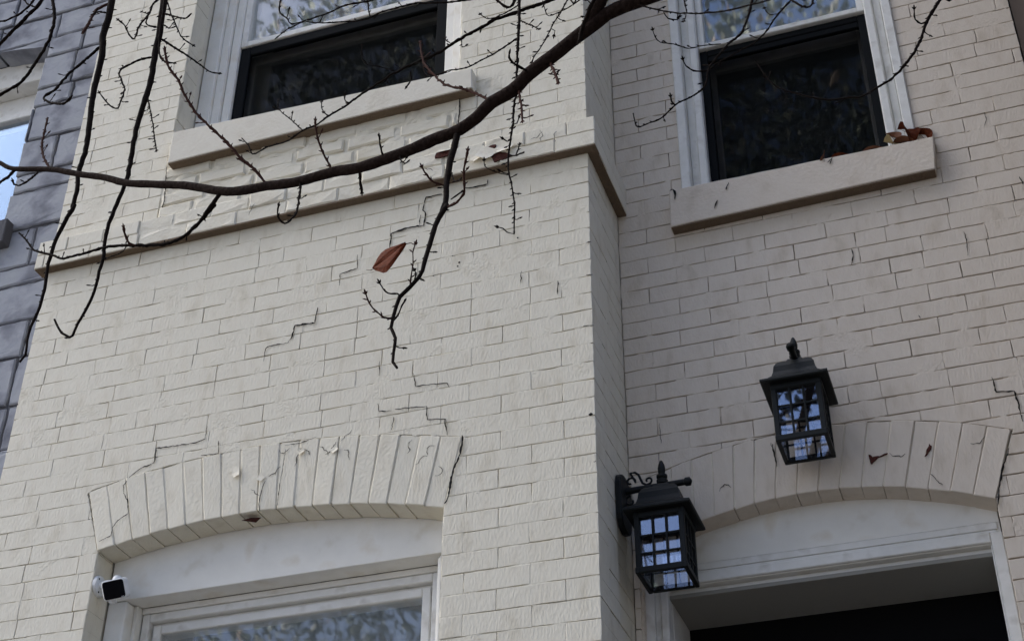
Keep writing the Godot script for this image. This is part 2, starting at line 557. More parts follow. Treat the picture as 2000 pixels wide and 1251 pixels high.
func bay_wall(house: Node3D) -> void:
	var wall := part("bay_wall", house)
	var lowhole := PackedVector2Array([Vector2(-0.498, -1.0), Vector2(-1.752, -1.0), Vector2(-1.752, 3.823), Vector2(-1.836, 4.060)])
	lowhole.append_array(arc(-1.224, 1.124, 3.008, -0.1995, 0.2625, 14))
	lowhole.append_array(PackedVector2Array([Vector2(-0.446, 4.03), Vector2(-0.4985, 3.79)]))
	var uphole := rect(-1.752, -0.497, 5.58, 8.0)
	var panel := rect(-1.757, -0.495, LY, 5.58)
	var o := Vector3(0, 0, D)
	# below the ledge
	for k in 40:
		var y1 := LY - k * CO
		for e in course(0.0, -2.222, 0.106 if k % 2 == 0 else 0.213):
			var g := rng.randf_range(0.0003, 0.0014)
			var gy := rng.randf_range(0.0005, 0.0017)
			var depth := 0.1
			if e[1] > -0.001:
				depth = 0.212 if k % 2 == 0 else 0.104
			var x1: float = e[1] if e[1] > -0.001 else e[1] - g
			var x0: float = e[0] if e[0] < -2.221 else e[0] + g
			brick(wall, "brick", M.paint, rect(x0, x1, y1 - CO + gy, y1 - gy), [lowhole], o, Vector3.RIGHT, Vector3.BACK, 0.0, depth)
	mortar(wall, M.mortar, o, Vector3.RIGHT, Vector3.BACK, -2.218, -0.003, 2.4, LY, [lowhole], -0.007, 0.0003, 11)
	# above it
	for k in range(2, 30):
		var y0 := LY + k * CO
		for e in course(0.0, -2.222, 0.106 if k % 2 == 0 else 0.213):
			var g := rng.randf_range(0.0003, 0.0014)
			var gy := rng.randf_range(0.0005, 0.0017)
			var depth := 0.1
			if e[1] > -0.001:
				depth = 0.212 if k % 2 == 0 else 0.104
			var x1: float = e[1] if e[1] > -0.001 else e[1] - g
			var x0: float = e[0] if e[0] < -2.221 else e[0] + g
			brick(wall, "brick", M.paint, rect(x0, x1, y0 + gy, y0 + CO - gy), [uphole, panel], o, Vector3.RIGHT, Vector3.BACK, 0.0, depth)
	mortar(wall, M.mortar, o, Vector3.RIGHT, Vector3.BACK, -2.218, -0.003, LY + 0.13, 7.1, [uphole, panel], -0.007, 0.0003, 12)
	# the rough panel below the window
	var pan := part("window_apron", house)
	for k in range(2, 6):
		var y0 := LY + k * CO
		for e in course(-1.755, -0.497, 0.16 if k % 2 == 0 else 0.21, 0.212):
			var g := rng.randf_range(0.005, 0.009)
			brick(pan, "brick", M.paint_rough, rect(e[0] + g, e[1] - g, y0 + rng.randf_range(0.005, 0.010), y0 + CO - rng.randf_range(0.003, 0.007)), [], o, Vector3.RIGHT, Vector3.BACK, rng.randf_range(0.003, 0.009), 0.05, 0.007, 0.0022, 0.0018)
	mortar(pan, M.paint_rough, o, Vector3.RIGHT, Vector3.BACK, -1.757, -0.493, LY + 0.12, 5.56, [], -0.004, 0.004, 15)
	# side of the bay
	var side := part("bay_side_wall", house)
	for k in range(-30, 40):
		var y1 := LY - k * CO
		if k < 0 and k > -3:
			continue
		var kk := absi(k) if k >= 0 else absi(k) - 1
		for e in course(0.213 if kk % 2 == 0 else 0.106, D, 0.106 if kk % 2 == 0 else 0.213):
			var g := rng.randf_range(0.0003, 0.0014)
			var gy := rng.randf_range(0.0008, 0.0024)
			brick(side, "brick", M.paint, rect(e[0] + g, e[1] - g, y1 - CO + gy, y1 - gy), [], o, Vector3.FORWARD, Vector3.RIGHT, -0.001, 0.09)
	mortar(side, M.mortar, o, Vector3.FORWARD, Vector3.RIGHT, 0.004, D, 2.4, LY, [], -0.020, -0.0008, 13, 0.5)
	mortar(side, M.mortar, o, Vector3.FORWARD, Vector3.RIGHT, 0.004, D, LY + 0.13, 7.1, [], -0.020, -0.0008, 14, 0.5)
	# solid wall behind the bricks
	var st := begin()
	for b in [[-2.218, -1.757, 0.0, 4.13], [-0.493, -0.012, 0.0, 4.13], [-2.218, -0.012, 4.132, 5.57], [-2.218, -1.757, 5.572, 7.4], [-0.493, -0.012, 5.572, 7.4], [-2.218, -0.012, 7.402, 12.6], [-1.755, -0.495, 0.0, 1.4]]:
		bar(st, Vector3(b[0], b[2], -0.29), Vector3(b[1], b[3], D - 0.013), 0.001)
	var sp := arc(-1.224, 1.124, 2.764, -0.1931, 0.2655, 16)
	sp.append_array(PackedVector2Array([Vector2(-0.494, 4.13), Vector2(-1.756, 4.13)]))
	slab(st, sp, D - 0.3, D - 0.014)
	obj("wall_core", st, M.sill, house)

func ledge(house: Node3D) -> void:
	var led := part("ledge", house)
	var o := Vector3(0, 0, D)
	var out := 0.038
	for k in 2:
		var y0 := LY + k * (CO - 0.002)
		for e in course(out, -2.26, 0.15 if k == 0 else 0.106, 0.213 if k == 0 else 0.16):
			var rough_zone: bool = e[0] > -1.85 and e[1] < -0.1
			var g := rng.randf_range(0.0006, 0.0016)
			var x1: float = e[1] if e[1] > out - 0.001 else e[1] - g
			var f := out + (rng.randf_range(-0.007, 0.001) if rough_zone else rng.randf_range(-0.002, 0.0))
			var low := rng.randf_range(-0.004, 0.004) if rough_zone and k == 0 else 0.0
			brick(led, "ledge_brick", M.paint_rough if rough_zone else M.paint, rect(e[0] + g, x1, y0 + low + 0.0005, y0 + CO - 0.003), [], o, Vector3.RIGHT, Vector3.BACK, f, 0.16, 0.006 if rough_zone else 0.003, 0.0022 if rough_zone else 0.0008, 0.0022 if rough_zone else 0.0004)
		for e in course(0.1, D, 0.1 + 0.06 * k, 0.2):
			brick(led, "ledge_brick", M.paint, rect(e[0] + 0.001, e[1] - 0.001, y0 + 0.0005, y0 + CO - 0.003), [], o, Vector3.FORWARD, Vector3.RIGHT, out - 0.002, 0.12)
	var st := begin()
	bar(st, Vector3(-2.255, LY + 0.002, D - 0.06), Vector3(out - 0.006, LY + 0.128, D + out - 0.008), 0.001)
	bar(st, Vector3(-0.05, LY + 0.003, 0.0), Vector3(out - 0.008, LY + 0.127, D), 0.001)
	obj("ledge_core", st, M.paint, led)
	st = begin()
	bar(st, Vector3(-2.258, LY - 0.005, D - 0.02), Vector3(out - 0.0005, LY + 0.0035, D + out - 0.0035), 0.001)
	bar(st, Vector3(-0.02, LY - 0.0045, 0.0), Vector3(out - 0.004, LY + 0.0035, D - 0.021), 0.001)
	obj("underside_shade", st, M.underside, led)  # strip below the ledge, its shade put into the colour
	patch("bare_brick", M.red_brick, [-0.569, 5.203, -0.564, 5.228, -0.548, 5.234, -0.504, 5.236, -0.501, 5.203, -0.535, 5.203], D + out + 0.004, led)
	patch("bare_brick", M.red_brick, [-0.379, 5.192, -0.352, 5.205, -0.329, 5.204, -0.336, 5.178, -0.277, 5.145, -0.262, 5.133, -0.296, 5.126, -0.335, 5.123, -0.350, 5.150], D + out + 0.004, led)
	flake(-0.352, 5.192, D + out + 0.007, 0.075, 0.078, -0.55, 0.024, led)
	flake(-0.415, 5.178, D + out + 0.006, 0.05, 0.05, 0.5, 0.012, led)
	flake(-0.30, 5.188, D + out + 0.006, 0.08, 0.042, 0.15, 0.016, led)
	flake(-0.53, 5.238, D + out + 0.005, 0.06, 0.02, 0.0, 0.010, led)

func voussoirs(house: Node3D, called: String, cx: float, cy: float, r1: float, b0: float, b1: float, dx: float, dy: float, r2: float, t0: float, t1: float, n: int, z: float, depth: float) -> Node3D:
	var ar := part(called, house)
	for i in n:
		var g := rng.randf_range(0.0004, 0.0011)
		var q := PackedVector2Array()
		var j0 := rng.randf_range(-0.004, 0.004)
		for e in [[r1, b0, b1, 0, cx, cy], [r1, b0, b1, 1, cx, cy], [r2, t0, t1, 1, dx, dy], [r2, t0, t1, 0, dx, dy]]:
			var a: float = lerpf(e[1], e[2], float(i + e[3]) / n) + (g if e[3] == 0 else -g)
			q.append(Vector2(e[4] + sin(a) * e[0], e[5] + cos(a) * e[0]))
		q[0].y += j0 * 0.4
		q[1].y += j0 * 0.4
		var t := prism(rough(q, 0.06, 0.0012), Vector3.ZERO, Vector3.RIGHT, Vector3.UP, Vector3.BACK, z + rng.randf_range(0.0005, 0.0035), depth, 0.0028, Vector2(rng.randf_range(-0.03, 0.03), rng.randf_range(-0.012, 0.012)), 0.0007)
		piece(ar, "arch_brick", (M.paint_rough if rng.randf() < 0.4 else M.paint) if z > 0.1 else M.paint_warm, t, 0.0677 * (r2 - r1), Vector3.BACK)
	var st := begin()
	var f := arc(cx, cy, r1 + 0.006, b0 + 0.001, b1 - 0.001, 18)
	var back := arc(dx, dy, r2 - 0.002, t0 + 0.001, t1 - 0.001, 18)
	back.reverse()
	f.append_array(back)
	slab(st, f, z - depth + 0.004, z - 0.0014)
	obj("mortar", st, M.mortar, ar)
	return ar

func recessed_wall(house: Node3D) -> void:
	var wall := part("recessed_wall", house)
	var o := Vector3.ZERO
	var door := PackedVector2Array([Vector2(0.02, -1.0), Vector2(1.132, -1.0), Vector2(1.132, 3.734), Vector2(1.222, 3.964)])
	var top := arc(0.596, 2.415, 1.666, -0.366, 0.3835, 14)
	top.reverse()
	door.append_array(top)
	door.append_array(PackedVector2Array([Vector2(-0.004, 3.955), Vector2(0.02, 3.73)]))
	var win := rect(0.252, 1.106, 5.1, 8.0)
	for k in range(-30, 40):
		var y1 := LY + RO - k * CO
		for e in course(0.0, 1.52, 0.104 if k % 2 == 0 else 0.208):
			var g := rng.randf_range(0.0004, 0.0017)
			var gy := rng.randf_range(0.0008, 0.0026)
			brick(wall, "brick", M.paint_warm, rect(e[0] + g, e[1] - g, y1 - CO + gy, y1 - gy), [door, win], o, Vector3.RIGHT, Vector3.BACK, 0.0, 0.1)
	mortar(wall, M.mortar_warm, o, Vector3.RIGHT, Vector3.BACK, 0.0, 1.52, 2.4, 7.1, [door, win], -0.020, 0.0002, 16, 0.5)
	var st := begin()
	for b in [[1.137, 1.52, 0.0, 4.1], [-0.01, 1.52, 4.102, 5.1], [-0.01, 0.262, 5.102, 7.2], [1.098, 1.52, 5.102, 7.2], [-0.01, 1.52, 7.202, 12.6]]:
		bar(st, Vector3(b[0], b[2], -0.29), Vector3(b[1], b[3], -0.014), 0.001)
	var sp := arc(0.576, 2.514, 1.344, -0.43, 0.43, 16)
	sp.append_array(PackedVector2Array([Vector2(1.136, 4.1), Vector2(-0.01, 4.1)]))
	slab(st, sp, -0.3, -0.0145)
	obj("wall_core", st, M.sill, house)

func pane(parent: Node3D, x0: float, x1: float, y0: float, y1: float, z: float) -> void:
	for k in 2:
		var m := BoxMesh.new()
		m.size = Vector3(x1 - x0, y1 - y0, 0.003)
		put("pane", m, M.glass, parent).position = Vector3((x0 + x1) / 2, (y0 + y1) / 2, z - k * 0.014)

# four bars round an opening, mitre-free: uprights run between head and foot
func surround(st: SurfaceTool, x0: float, x1: float, y0: float, y1: float, w: float, z0: float, z1: float, bev := 0.003) -> void:
	bar(st, Vector3(x0, y0, z0), Vector3(x0 + w, y1, z1), bev)
	bar(st, Vector3(x1 - w, y0, z0), Vector3(x1, y1, z1), bev)
	bar(st, Vector3(x0 + w + 0.0004, y1 - w, z0), Vector3(x1 - w - 0.0004, y1, z1 - 0.0006), bev)
	bar(st, Vector3(x0 + w + 0.0004, y0, z0), Vector3(x1 - w - 0.0004, y0 + w, z1 - 0.0006), bev)

func bay_window(house: Node3D) -> void:
	var w := part("bay_window", house)
	var st := begin()
	var x0 := -1.7515
	var x1 := -0.4975
	surround(st, x0, x1, 5.6, 7.4, 0.062, 0.06, 0.255)
	surround(st, x0 + 0.0625, x1 - 0.0625, 5.66, 7.335, 0.036, 0.07, 0.238)
	surround(st, x0 + 0.099, x1 - 0.099, 5.696, 7.298, 0.040, 0.08, 0.222, 0.006)
	obj("frame", st, M.trim, w)
	st = begin()
	surround(st, -1.612, -0.637, 6.312, 7.25, 0.030, 0.17, 0.212)
	obj("upper_sash", st, M.white, w)
	st = begin()
	surround(st, -1.612, -0.637, 5.735, 6.300, 0.045, 0.11, 0.150)
	obj("lower_sash", st, M.white, w)
	st = begin()
	surround(st, -1.611, -0.638, 5.70, 6.309, 0.048, 0.185, 0.204)
	obj("screen_frame", st, M.dark_frame, w)
	var m := BoxMesh.new()
	m.size = Vector3(0.88, 0.52, 0.0012)
	put("screen", m, M.screen, w).position = Vector3(-1.1245, 6.005, 0.192)
	pane(w, -1.584, -0.665, 6.34, 7.22, 0.188)
	pane(w, -1.57, -0.68, 5.78, 6.256, 0.135)
	st = begin()
	slab(st, rough(PackedVector2Array([Vector2(-1.722, 5.499), Vector2(-0.429, 5.513), Vector2(-0.433, 5.614), Vector2(-1.723, 5.664)]), 0.09, 0.0014), D - 0.15, D + 0.045, 0.004)
	obj("sill", st, M.sill, w)
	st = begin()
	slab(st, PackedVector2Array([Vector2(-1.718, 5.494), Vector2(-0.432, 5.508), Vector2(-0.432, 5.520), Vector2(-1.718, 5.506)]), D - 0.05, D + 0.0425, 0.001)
	obj("underside_shade", st, M.underside, w)  # shade below the sill, given as a dark strip

func street_window(house: Node3D) -> void:
	var w := part("sash_window", house)
	var st := begin()
	surround(st, 0.2505, 1.1075, 5.128, 7.2, 0.036, -0.12, 0.010, 0.004)
	surround(st, 0.287, 1.071, 5.13, 7.16, 0.030, -0.12, -0.034)
	surround(st, 0.3172, 1.0408, 5.132, 7.13, 0.034, -0.12, -0.012, 0.006)
	obj("frame", st, M.white, w)
	st = begin()
	surround(st, 0.3515, 1.0065, 5.905, 7.09, 0.026, -0.10, -0.040)
	obj("upper_sash", st, M.white, w)
	st = begin()
	surround(st, 0.3515, 1.0065, 5.15, 5.895, 0.045, -0.16, -0.125)
	obj("lower_sash", st, M.white, w)
	st = begin()
	surround(st, 0.352, 1.006, 5.145, 5.902, 0.030, -0.085, -0.055)
	bar(st, Vector3(0.3825, 5.845, -0.08), Vector3(0.9755, 5.8715, -0.06))
	obj("screen_frame", st, M.dark_frame, w)
	var m := BoxMesh.new()
	m.size = Vector3(0.60, 0.68, 0.0012)
	put("screen", m, M.screen, w).position = Vector3(0.679, 5.515, -0.068)
	pane(w, 0.374, 0.984, 5.93, 7.06, -0.066)
	pane(w, 0.39, 0.968, 5.19, 5.85, -0.14)
	st = begin()
	slab(st, rough(PackedVector2Array([Vector2(0.207, 4.975), Vector2(1.150, 4.993), Vector2(1.166, 5.137), Vector2(0.211, 5.1445)]), 0.09, 0.0012), -0.1, 0.046, 0.004)
	obj("sill", st, M.sill_warm, w)
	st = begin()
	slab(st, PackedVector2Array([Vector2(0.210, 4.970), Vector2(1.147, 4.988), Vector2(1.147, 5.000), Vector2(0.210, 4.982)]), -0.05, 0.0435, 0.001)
	obj("underside_shade", st, M.underside, w)  # dark strip, painted shade under this sill

func front_window(house: Node3D) -> void:
	var w := part("arched_window", house)
	var st := begin()
	var p := arc(-1.224, 1.124, 2.762, -0.1915, 0.2635, 20)
	p.append_array(PackedVector2Array([Vector2(-0.500, 3.686), Vector2(-1.7505, 3.686)]))
	slab(st, p, 0.205, 0.283, 0.002)
	obj("tympanum", st, M.trim, w)
	st = begin()
	bar(st, Vector3(-1.751, 1.4, 0.17), Vector3(-1.678, 3.6845, 0.279), 0.004)
	bar(st, Vector3(-1.6775, 1.4, 0.17), Vector3(-1.664, 3.684, 0.232), 0.002)
	bar(st, Vector3(-0.561, 1.4, 0.17), Vector3(-0.4985, 3.6845, 0.281), 0.012)
	bar(st, Vector3(-1.663, 3.6645, 0.16), Vector3(-0.5615, 3.6852, 0.206), 0.003)
	obj("casing", st, M.trim, w)
	st = begin()
	surround(st, -1.660, -0.578, 1.45, 3.6635, 0.028, 0.12, 0.200, 0.003)
	surround(st, -1.6315, -0.6065, 1.48, 3.635, 0.010, 0.12, 0.172, 0.001)
	obj("frame", st, M.white, w)
	st = begin()
	surround(st, -1.621, -0.617, 1.5, 3.6235, 0.029, 0.12, 0.184, 0.003)
	obj("sash", st, M.white, w)
	pane(w, -1.594, -0.644, 1.53, 3.598, 0.172)
	st = begin()
	bar(st, Vector3(-1.8, 1.3, 0.1), Vector3(-0.45, 1.44, D + 0.05), 0.004)
	obj("sill", st, M.sill, w)

func door(house: Node3D) -> void:
	var d := part("doorway", house)
	var st := begin()
	var p := arc(0.576, 2.514, 1.342, -0.42, 0.424, 20)
	p.append_array(PackedVector2Array([Vector2(1.130, 3.63), Vector2(0.03, 3.63)]))
	slab(st, p, -0.17, -0.086, 0.002)
	obj("tympanum", st, M.trim, d)
	st = begin()
	# head casing with its run of mouldings
	bar(st, Vector3(0.05, 3.700, -0.1), Vector3(1.126, 3.7035, -0.0825), 0.001)
	bar(st, Vector3(0.05, 3.676, -0.1), Vector3(1.120, 3.6985, -0.079), 0.002)
	bar(st, Vector3(0.05, 3.666, -0.1), Vector3(1.114, 3.6745, -0.081), 0.001)
	bar(st, Vector3(0.05, 3.633, -0.1), Vector3(1.0945, 3.665, -0.074), 0.003)
	bar(st, Vector3(0.08, 3.612, -0.16), Vector3(1.094, 3.6315, -0.112), 0.004)
	# right casing, left casing
	bar(st, Vector3(1.0955, 0.1, -0.13), Vector3(1.1312, 3.664, -0.073), 0.003)
	bar(st, Vector3(1.0905, 0.1, -0.16), Vector3(1.0950, 3.6315, -0.088), 0.002)
	bar(st, Vector3(0.015, 0.1, -0.13), Vector3(0.048, 3.69, -0.066), 0.003)
	bar(st, Vector3(0.0485, 0.1, -0.13), Vector3(0.066, 3.632, -0.078), 0.002)
	bar(st, Vector3(0.0665, 0.1, -0.13), Vector3(0.092, 3.632, -0.069), 0.004)
	obj("casing", st, M.white, d)
	st = begin()
	bar(st, Vector3(0.085, 3.5985, -0.36), Vector3(1.1, 3.612, -0.1), 0.001)
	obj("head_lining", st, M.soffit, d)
	st = begin()
	bar(st, Vector3(0.08, 0.1, -0.36), Vector3(0.0935, 3.598, -0.1315), 0.001)
	bar(st, Vector3(1.0945, 0.1, -0.36), Vector3(1.11, 3.598, -0.1615), 0.001)
	obj("jamb", st, M.trim, d)
	st = begin()
	bar(st, Vector3(0.06, 0.1, -0.42), Vector3(1.12, 3.62, -0.365), 0.001)
	for x in [0.2, 0.65]:
		bar(st, Vector3(x, 2.75, -0.366), Vector3(x + 0.34, 3.45, -0.352), 0.006)
	obj("door_leaf", st, M.door, d)

func shell(house: Node3D) -> void:
	var st := begin()
	bar(st, Vector3(-2.2, 0, -5.0), Vector3(1.52, 12.6, -4.8), 0.001)
	bar(st, Vector3(-2.4, 0, -5.0), Vector3(-2.205, 12.6, D - 0.3), 0.001)
	bar(st, Vector3(1.525, 0, -5.0), Vector3(1.7, 12.6, -0.3), 0.001)
	bar(st, Vector3(-2.2, 4.3, -4.79), Vector3(1.52, 4.6, -0.3), 0.001)
	bar(st, Vector3(-2.2, 0, -4.79), Vector3(1.52, 0.1, -0.43), 0.001)
	bar(st, Vector3(-2.2, 7.5, -4.79), Vector3(1.52, 7.8, -0.3), 0.001)
	bar(st, Vector3(-0.25, 0, -4.79), Vector3(-0.05, 4.29, -0.3), 0.001)
	obj("inner_wall", st, M.room, house)
	st = begin()
	bar(st, Vector3(-2.45, 12.61, -5.1), Vector3(1.75, 12.9, 0.75), 0.02)
	obj("roof", st, M.brown_wall, house)

func stone_house() -> void:
	var h := thing("stone_house", "blue grey stone faced house adjoining the white brick bay, window arch at its edge", "house")
	var wall := part("wall", h)
	var hole := PackedVector2Array([Vector2(-4.15, 5.80), Vector2(-2.862, 5.80), Vector2(-2.862, 6.925)])
	hole.append_array(PackedVector2Array([Vector2(-3.05, 6.965), Vector2(-3.3, 6.995), Vector2(-3.5, 7.0), Vector2(-3.7, 6.995), Vector2(-3.95, 6.965), Vector2(-4.15, 6.925)]))
	var ys := [3.2, 3.42, 3.6, 3.82, 4.0, 4.22, 4.36, 4.58, 4.79, 5.033, 5.224, 5.428, 5.532, 5.750, 5.975, 6.085, 6.296, 6.513, 6.632, 6.848, 6.985, 7.157, 7.36, 7.55, 7.7]
	var known := {6.085: [-2.671], 5.532: [-2.673], 4.79: [-2.605], 6.848: [-2.660, -2.8625], 6.985: [-2.835, -2.55], 5.975: [-2.5], 5.750: [-2.45], 6.296: [-2.48]}
	for i in ys.size() - 1:
		var xs: Array = [-2.19]
		if known.has(ys[i]):
			xs.append_array(known[ys[i]])
		var x: float = xs.min() - rng.randf_range(0.3, 0.5)
		xs.sort()
		xs.reverse()
		while x > -5.0:
			xs.append(x)
			x -= rng.randf_range(0.25, 0.6)
		xs.append(-5.0)
		for k in xs.size() - 1:
			var r := rect(xs[k + 1] + 0.006, xs[k] - 0.006, ys[i] + 0.006, ys[i + 1] - 0.006)
			brick(wall, "stone", M.stone, r, [hole], Vector3.ZERO, Vector3.RIGHT, Vector3.BACK, rng.randf_range(-0.002, 0.006), 0.11, 0.006, 0.003, 0.002)
	var st := begin()
	for b in [[-16.0, -4.15, 0.0, 12.5], [-2.858, -2.2, 0.0, 12.5], [-4.149, -2.859, 0.0, 5.79], [-4.149, -2.859, 7.02, 12.5]]:
		bar(st, Vector3(b[0], b[2], -0.3), Vector3(b[1], b[3], -0.008), 0.001)
	bar(st, Vector3(-16.0, 0, -5), Vector3(-2.45, 12.5, -4.8), 0.001)
	bar(st, Vector3(-16.2, 0, -5), Vector3(-16.01, 12.5, 0), 0.001)
	bar(st, Vector3(-16.0, 12.51, -5), Vector3(-2.45, 12.7, 0.1), 0.001)
	obj("wall_core", st, M.stone_joint, h)
	var w := part("window", h)
	st = begin()
	bar(st, Vector3(-4.14, 6.835, -0.28), Vector3(-2.863, 6.99, -0.105), 0.004)
	bar(st, Vector3(-4.14, 6.71, -0.28), Vector3(-2.864, 6.834, -0.19), 0.004)
	surround(st, -4.13, -2.866, 5.80, 6.709, 0.04, -0.26, -0.17, 0.004)
	obj("frame", st, M.white, w)
	var gm := BoxMesh.new()
	gm.size = Vector3(1.19, 0.83, 0.004)
	put("pane", gm, M.sky_glass, w).position = Vector3(-3.495, 6.255, -0.2)
	st = begin()
	bar(st, Vector3(-4.25, 5.66, -0.2), Vector3(-2.80, 5.79, 0.05), 0.004)
	obj("sill", st, M.stone_joint, w)
	place_pieces("stone", 300, "small_stones")

func brown_bay() -> void:
	var h := thing("brown_house", "dark brown flank of the next house, just showing beside the recessed upper window", "house")
	var st := begin()
	bar(st, Vector3(1.522, 0, 0.016), Vector3(4.0, 12.5, BROWN_OUT), 0.004)
	obj("flank_wall", st, M.brown_wall, h)
	st = begin()
	bar(st, Vector3(1.50, 12.51, -0.1), Vector3(4.1, 12.8, BROWN_OUT + 0.2), 0.02)
	obj("cornice", st, M.brown_wall, h)

# ---------------------------------------------------------------- lanterns and camera
func lantern(called: String, label: String, at: Vector3, turn: float) -> Node3D:
	var t := thing(called, label, "lantern", at, turn, "wall lanterns by the door")
	var zc := 0.14
	var st := begin()
	var cap := PackedVector2Array()
	for i in 9:
		var a := PI * i / 8.0
		cap.append(Vector2(cos(a) * 0.062, 0.128 + sin(a) * 0.045))
	for i in 9:
		var a := PI + PI * i / 8.0
		cap.append(Vector2(cos(a) * 0.062, 0.015 + sin(a) * 0.045))
	flush(st, prism(cap, Vector3.ZERO, Vector3.RIGHT, Vector3.UP, Vector3.BACK, 0.020, 0.018, 0.004))
	obj("back_plate", st, M.iron, t)
	st = begin()
	tube(st, [Vector3(0, 0.118, 0.015), Vector3(0, 0.120, 0.06), Vector3(0, 0.121, zc + 0.07)], [0.012, 0.0105, 0.0105], 10)
	tube(st, [Vector3(0, 0.121, zc + 0.068), Vector3(0, 0.121, zc + 0.076), Vector3(0, 0.121, zc + 0.09), Vector3(0, 0.121, zc + 0.096)], [0.007, 0.0145, 0.0145, 0.004], 10)
	obj("arm", st, M.iron, t)
	st = begin()
	var pts: Array = []
	var rad: Array = []
	for i in 13:   # curl, then over in an arch and down to the arm
		var a := -0.4 + TAU * 0.85 * i / 12.0
		var r := 0.006 + 0.012 * i / 12.0
		pts.append(Vector3(0, 0.151 - cos(a) * r, 0.036 + sin(a) * r * -1.0))
		rad.append(0.0036)
	for q in [[0.183, 0.036], [0.183, 0.052], [0.172, 0.064], [0.155, 0.070], [0.140, 0.076], [0.132, 0.088]]:
		pts.append(Vector3(0, q[0], q[1]))
		rad.append(0.0042)
	for i in 12:
		var a := 0.2 + TAU * 0.8 * i / 11.0
		var r := 0.013 * (1.0 - 0.6 * i / 11.0)
		pts.append(Vector3(0, 0.147 - cos(a) * r, 0.095 + sin(a) * r))
		rad.append(0.0036)
	tube(st, pts, rad, 7)
	pts = []
	rad = []
	for i in 14:
		var a := TAU * 0.8 * i / 13.0
		var r := 0.02 * (1.0 - 0.65 * i / 13.0)
		pts.append(Vector3(0, 0.082 + cos(a) * r, 0.034 - sin(a) * r))
		rad.append(0.0036)
	tube(st, pts, rad, 7)
	obj("scroll", st, M.iron, t)
	var c := Vector3(0, 0, zc)
	st = begin()
	lathe(st, c, [[0.0, 0.124], [0.017, 0.126], [0.019, 0.138], [0.012, 0.143], [0.018, 0.149], [0.018, 0.156], [0.009, 0.160], [0.012, 0.170], [0.0125, 0.182], [0.010, 0.195], [0.005, 0.208], [0.0, 0.213]], 12)
	obj("finial", st, M.iron, t)
	st = begin()
	lathe(st, c, [[0.104, -0.004], [0.107, 0.0], [0.106, 0.007], [0.085, 0.020], [0.072, 0.034], [0.067, 0.050], [0.064, 0.072], [0.056, 0.088], [0.046, 0.097], [0.03, 0.103], [0.022, 0.118], [0.0, 0.119]], 4, PI / 4, true)
	obj("roof", st, M.iron, t)
	st = begin()
	var hw := 0.079
	var lo := -0.205
	for sx in [-1, 1]:
		for sz in [-1, 1]:
			st = begin()
			bar(st, c + Vector3(sx * hw, lo, sz * hw), c + Vector3(sx * (hw - 0.017), -0.005, sz * (hw - 0.017)), 0.002)
			obj("post", st, M.iron, t)
	st = begin()
	for s in [-1, 1]:
		for y in [[lo - 0.002, lo + 0.018], [-0.022, -0.004]]:
			st = begin()
			bar(st, c + Vector3(-hw - 0.001, y[0], s * (hw + 0.002)), c + Vector3(hw + 0.001, y[1], s * (hw - 0.012)), 0.002)
			obj("rail", st, M.iron, t)
			st = begin()
			bar(st, c + Vector3(s * (hw + 0.0015), y[0] + 0.0005, -hw + 0.0125), c + Vector3(s * (hw - 0.012), y[1] - 0.0005, hw - 0.0125), 0.002)
			obj("rail", st, M.iron, t)
	for k in 4:
		var side := part("side_light", t)
		side.position = c
		side.rotation.y = k * PI / 2
		st = begin()
		for i in [-1, 1]:
			bar(st, Vector3(i * 0.0215 - 0.003, lo + 0.017, hw - 0.010), Vector3(i * 0.0215 + 0.003, -0.021, hw - 0.002), 0.001)
		for y in [-0.083, -0.142]:
			bar(st, Vector3(-hw + 0.016, y - 0.003, hw - 0.009), Vector3(hw - 0.016, y + 0.003, hw - 0.003), 0.001)
		obj("glazing_bar", st, M.iron, side)
		var m := BoxMesh.new()
		m.size = Vector3(hw * 2 - 0.02, 0.185, 0.0022)
		put("pane", m, M.lamp_glass, side).position = Vector3(0, -0.11, hw - 0.0125)
	return t

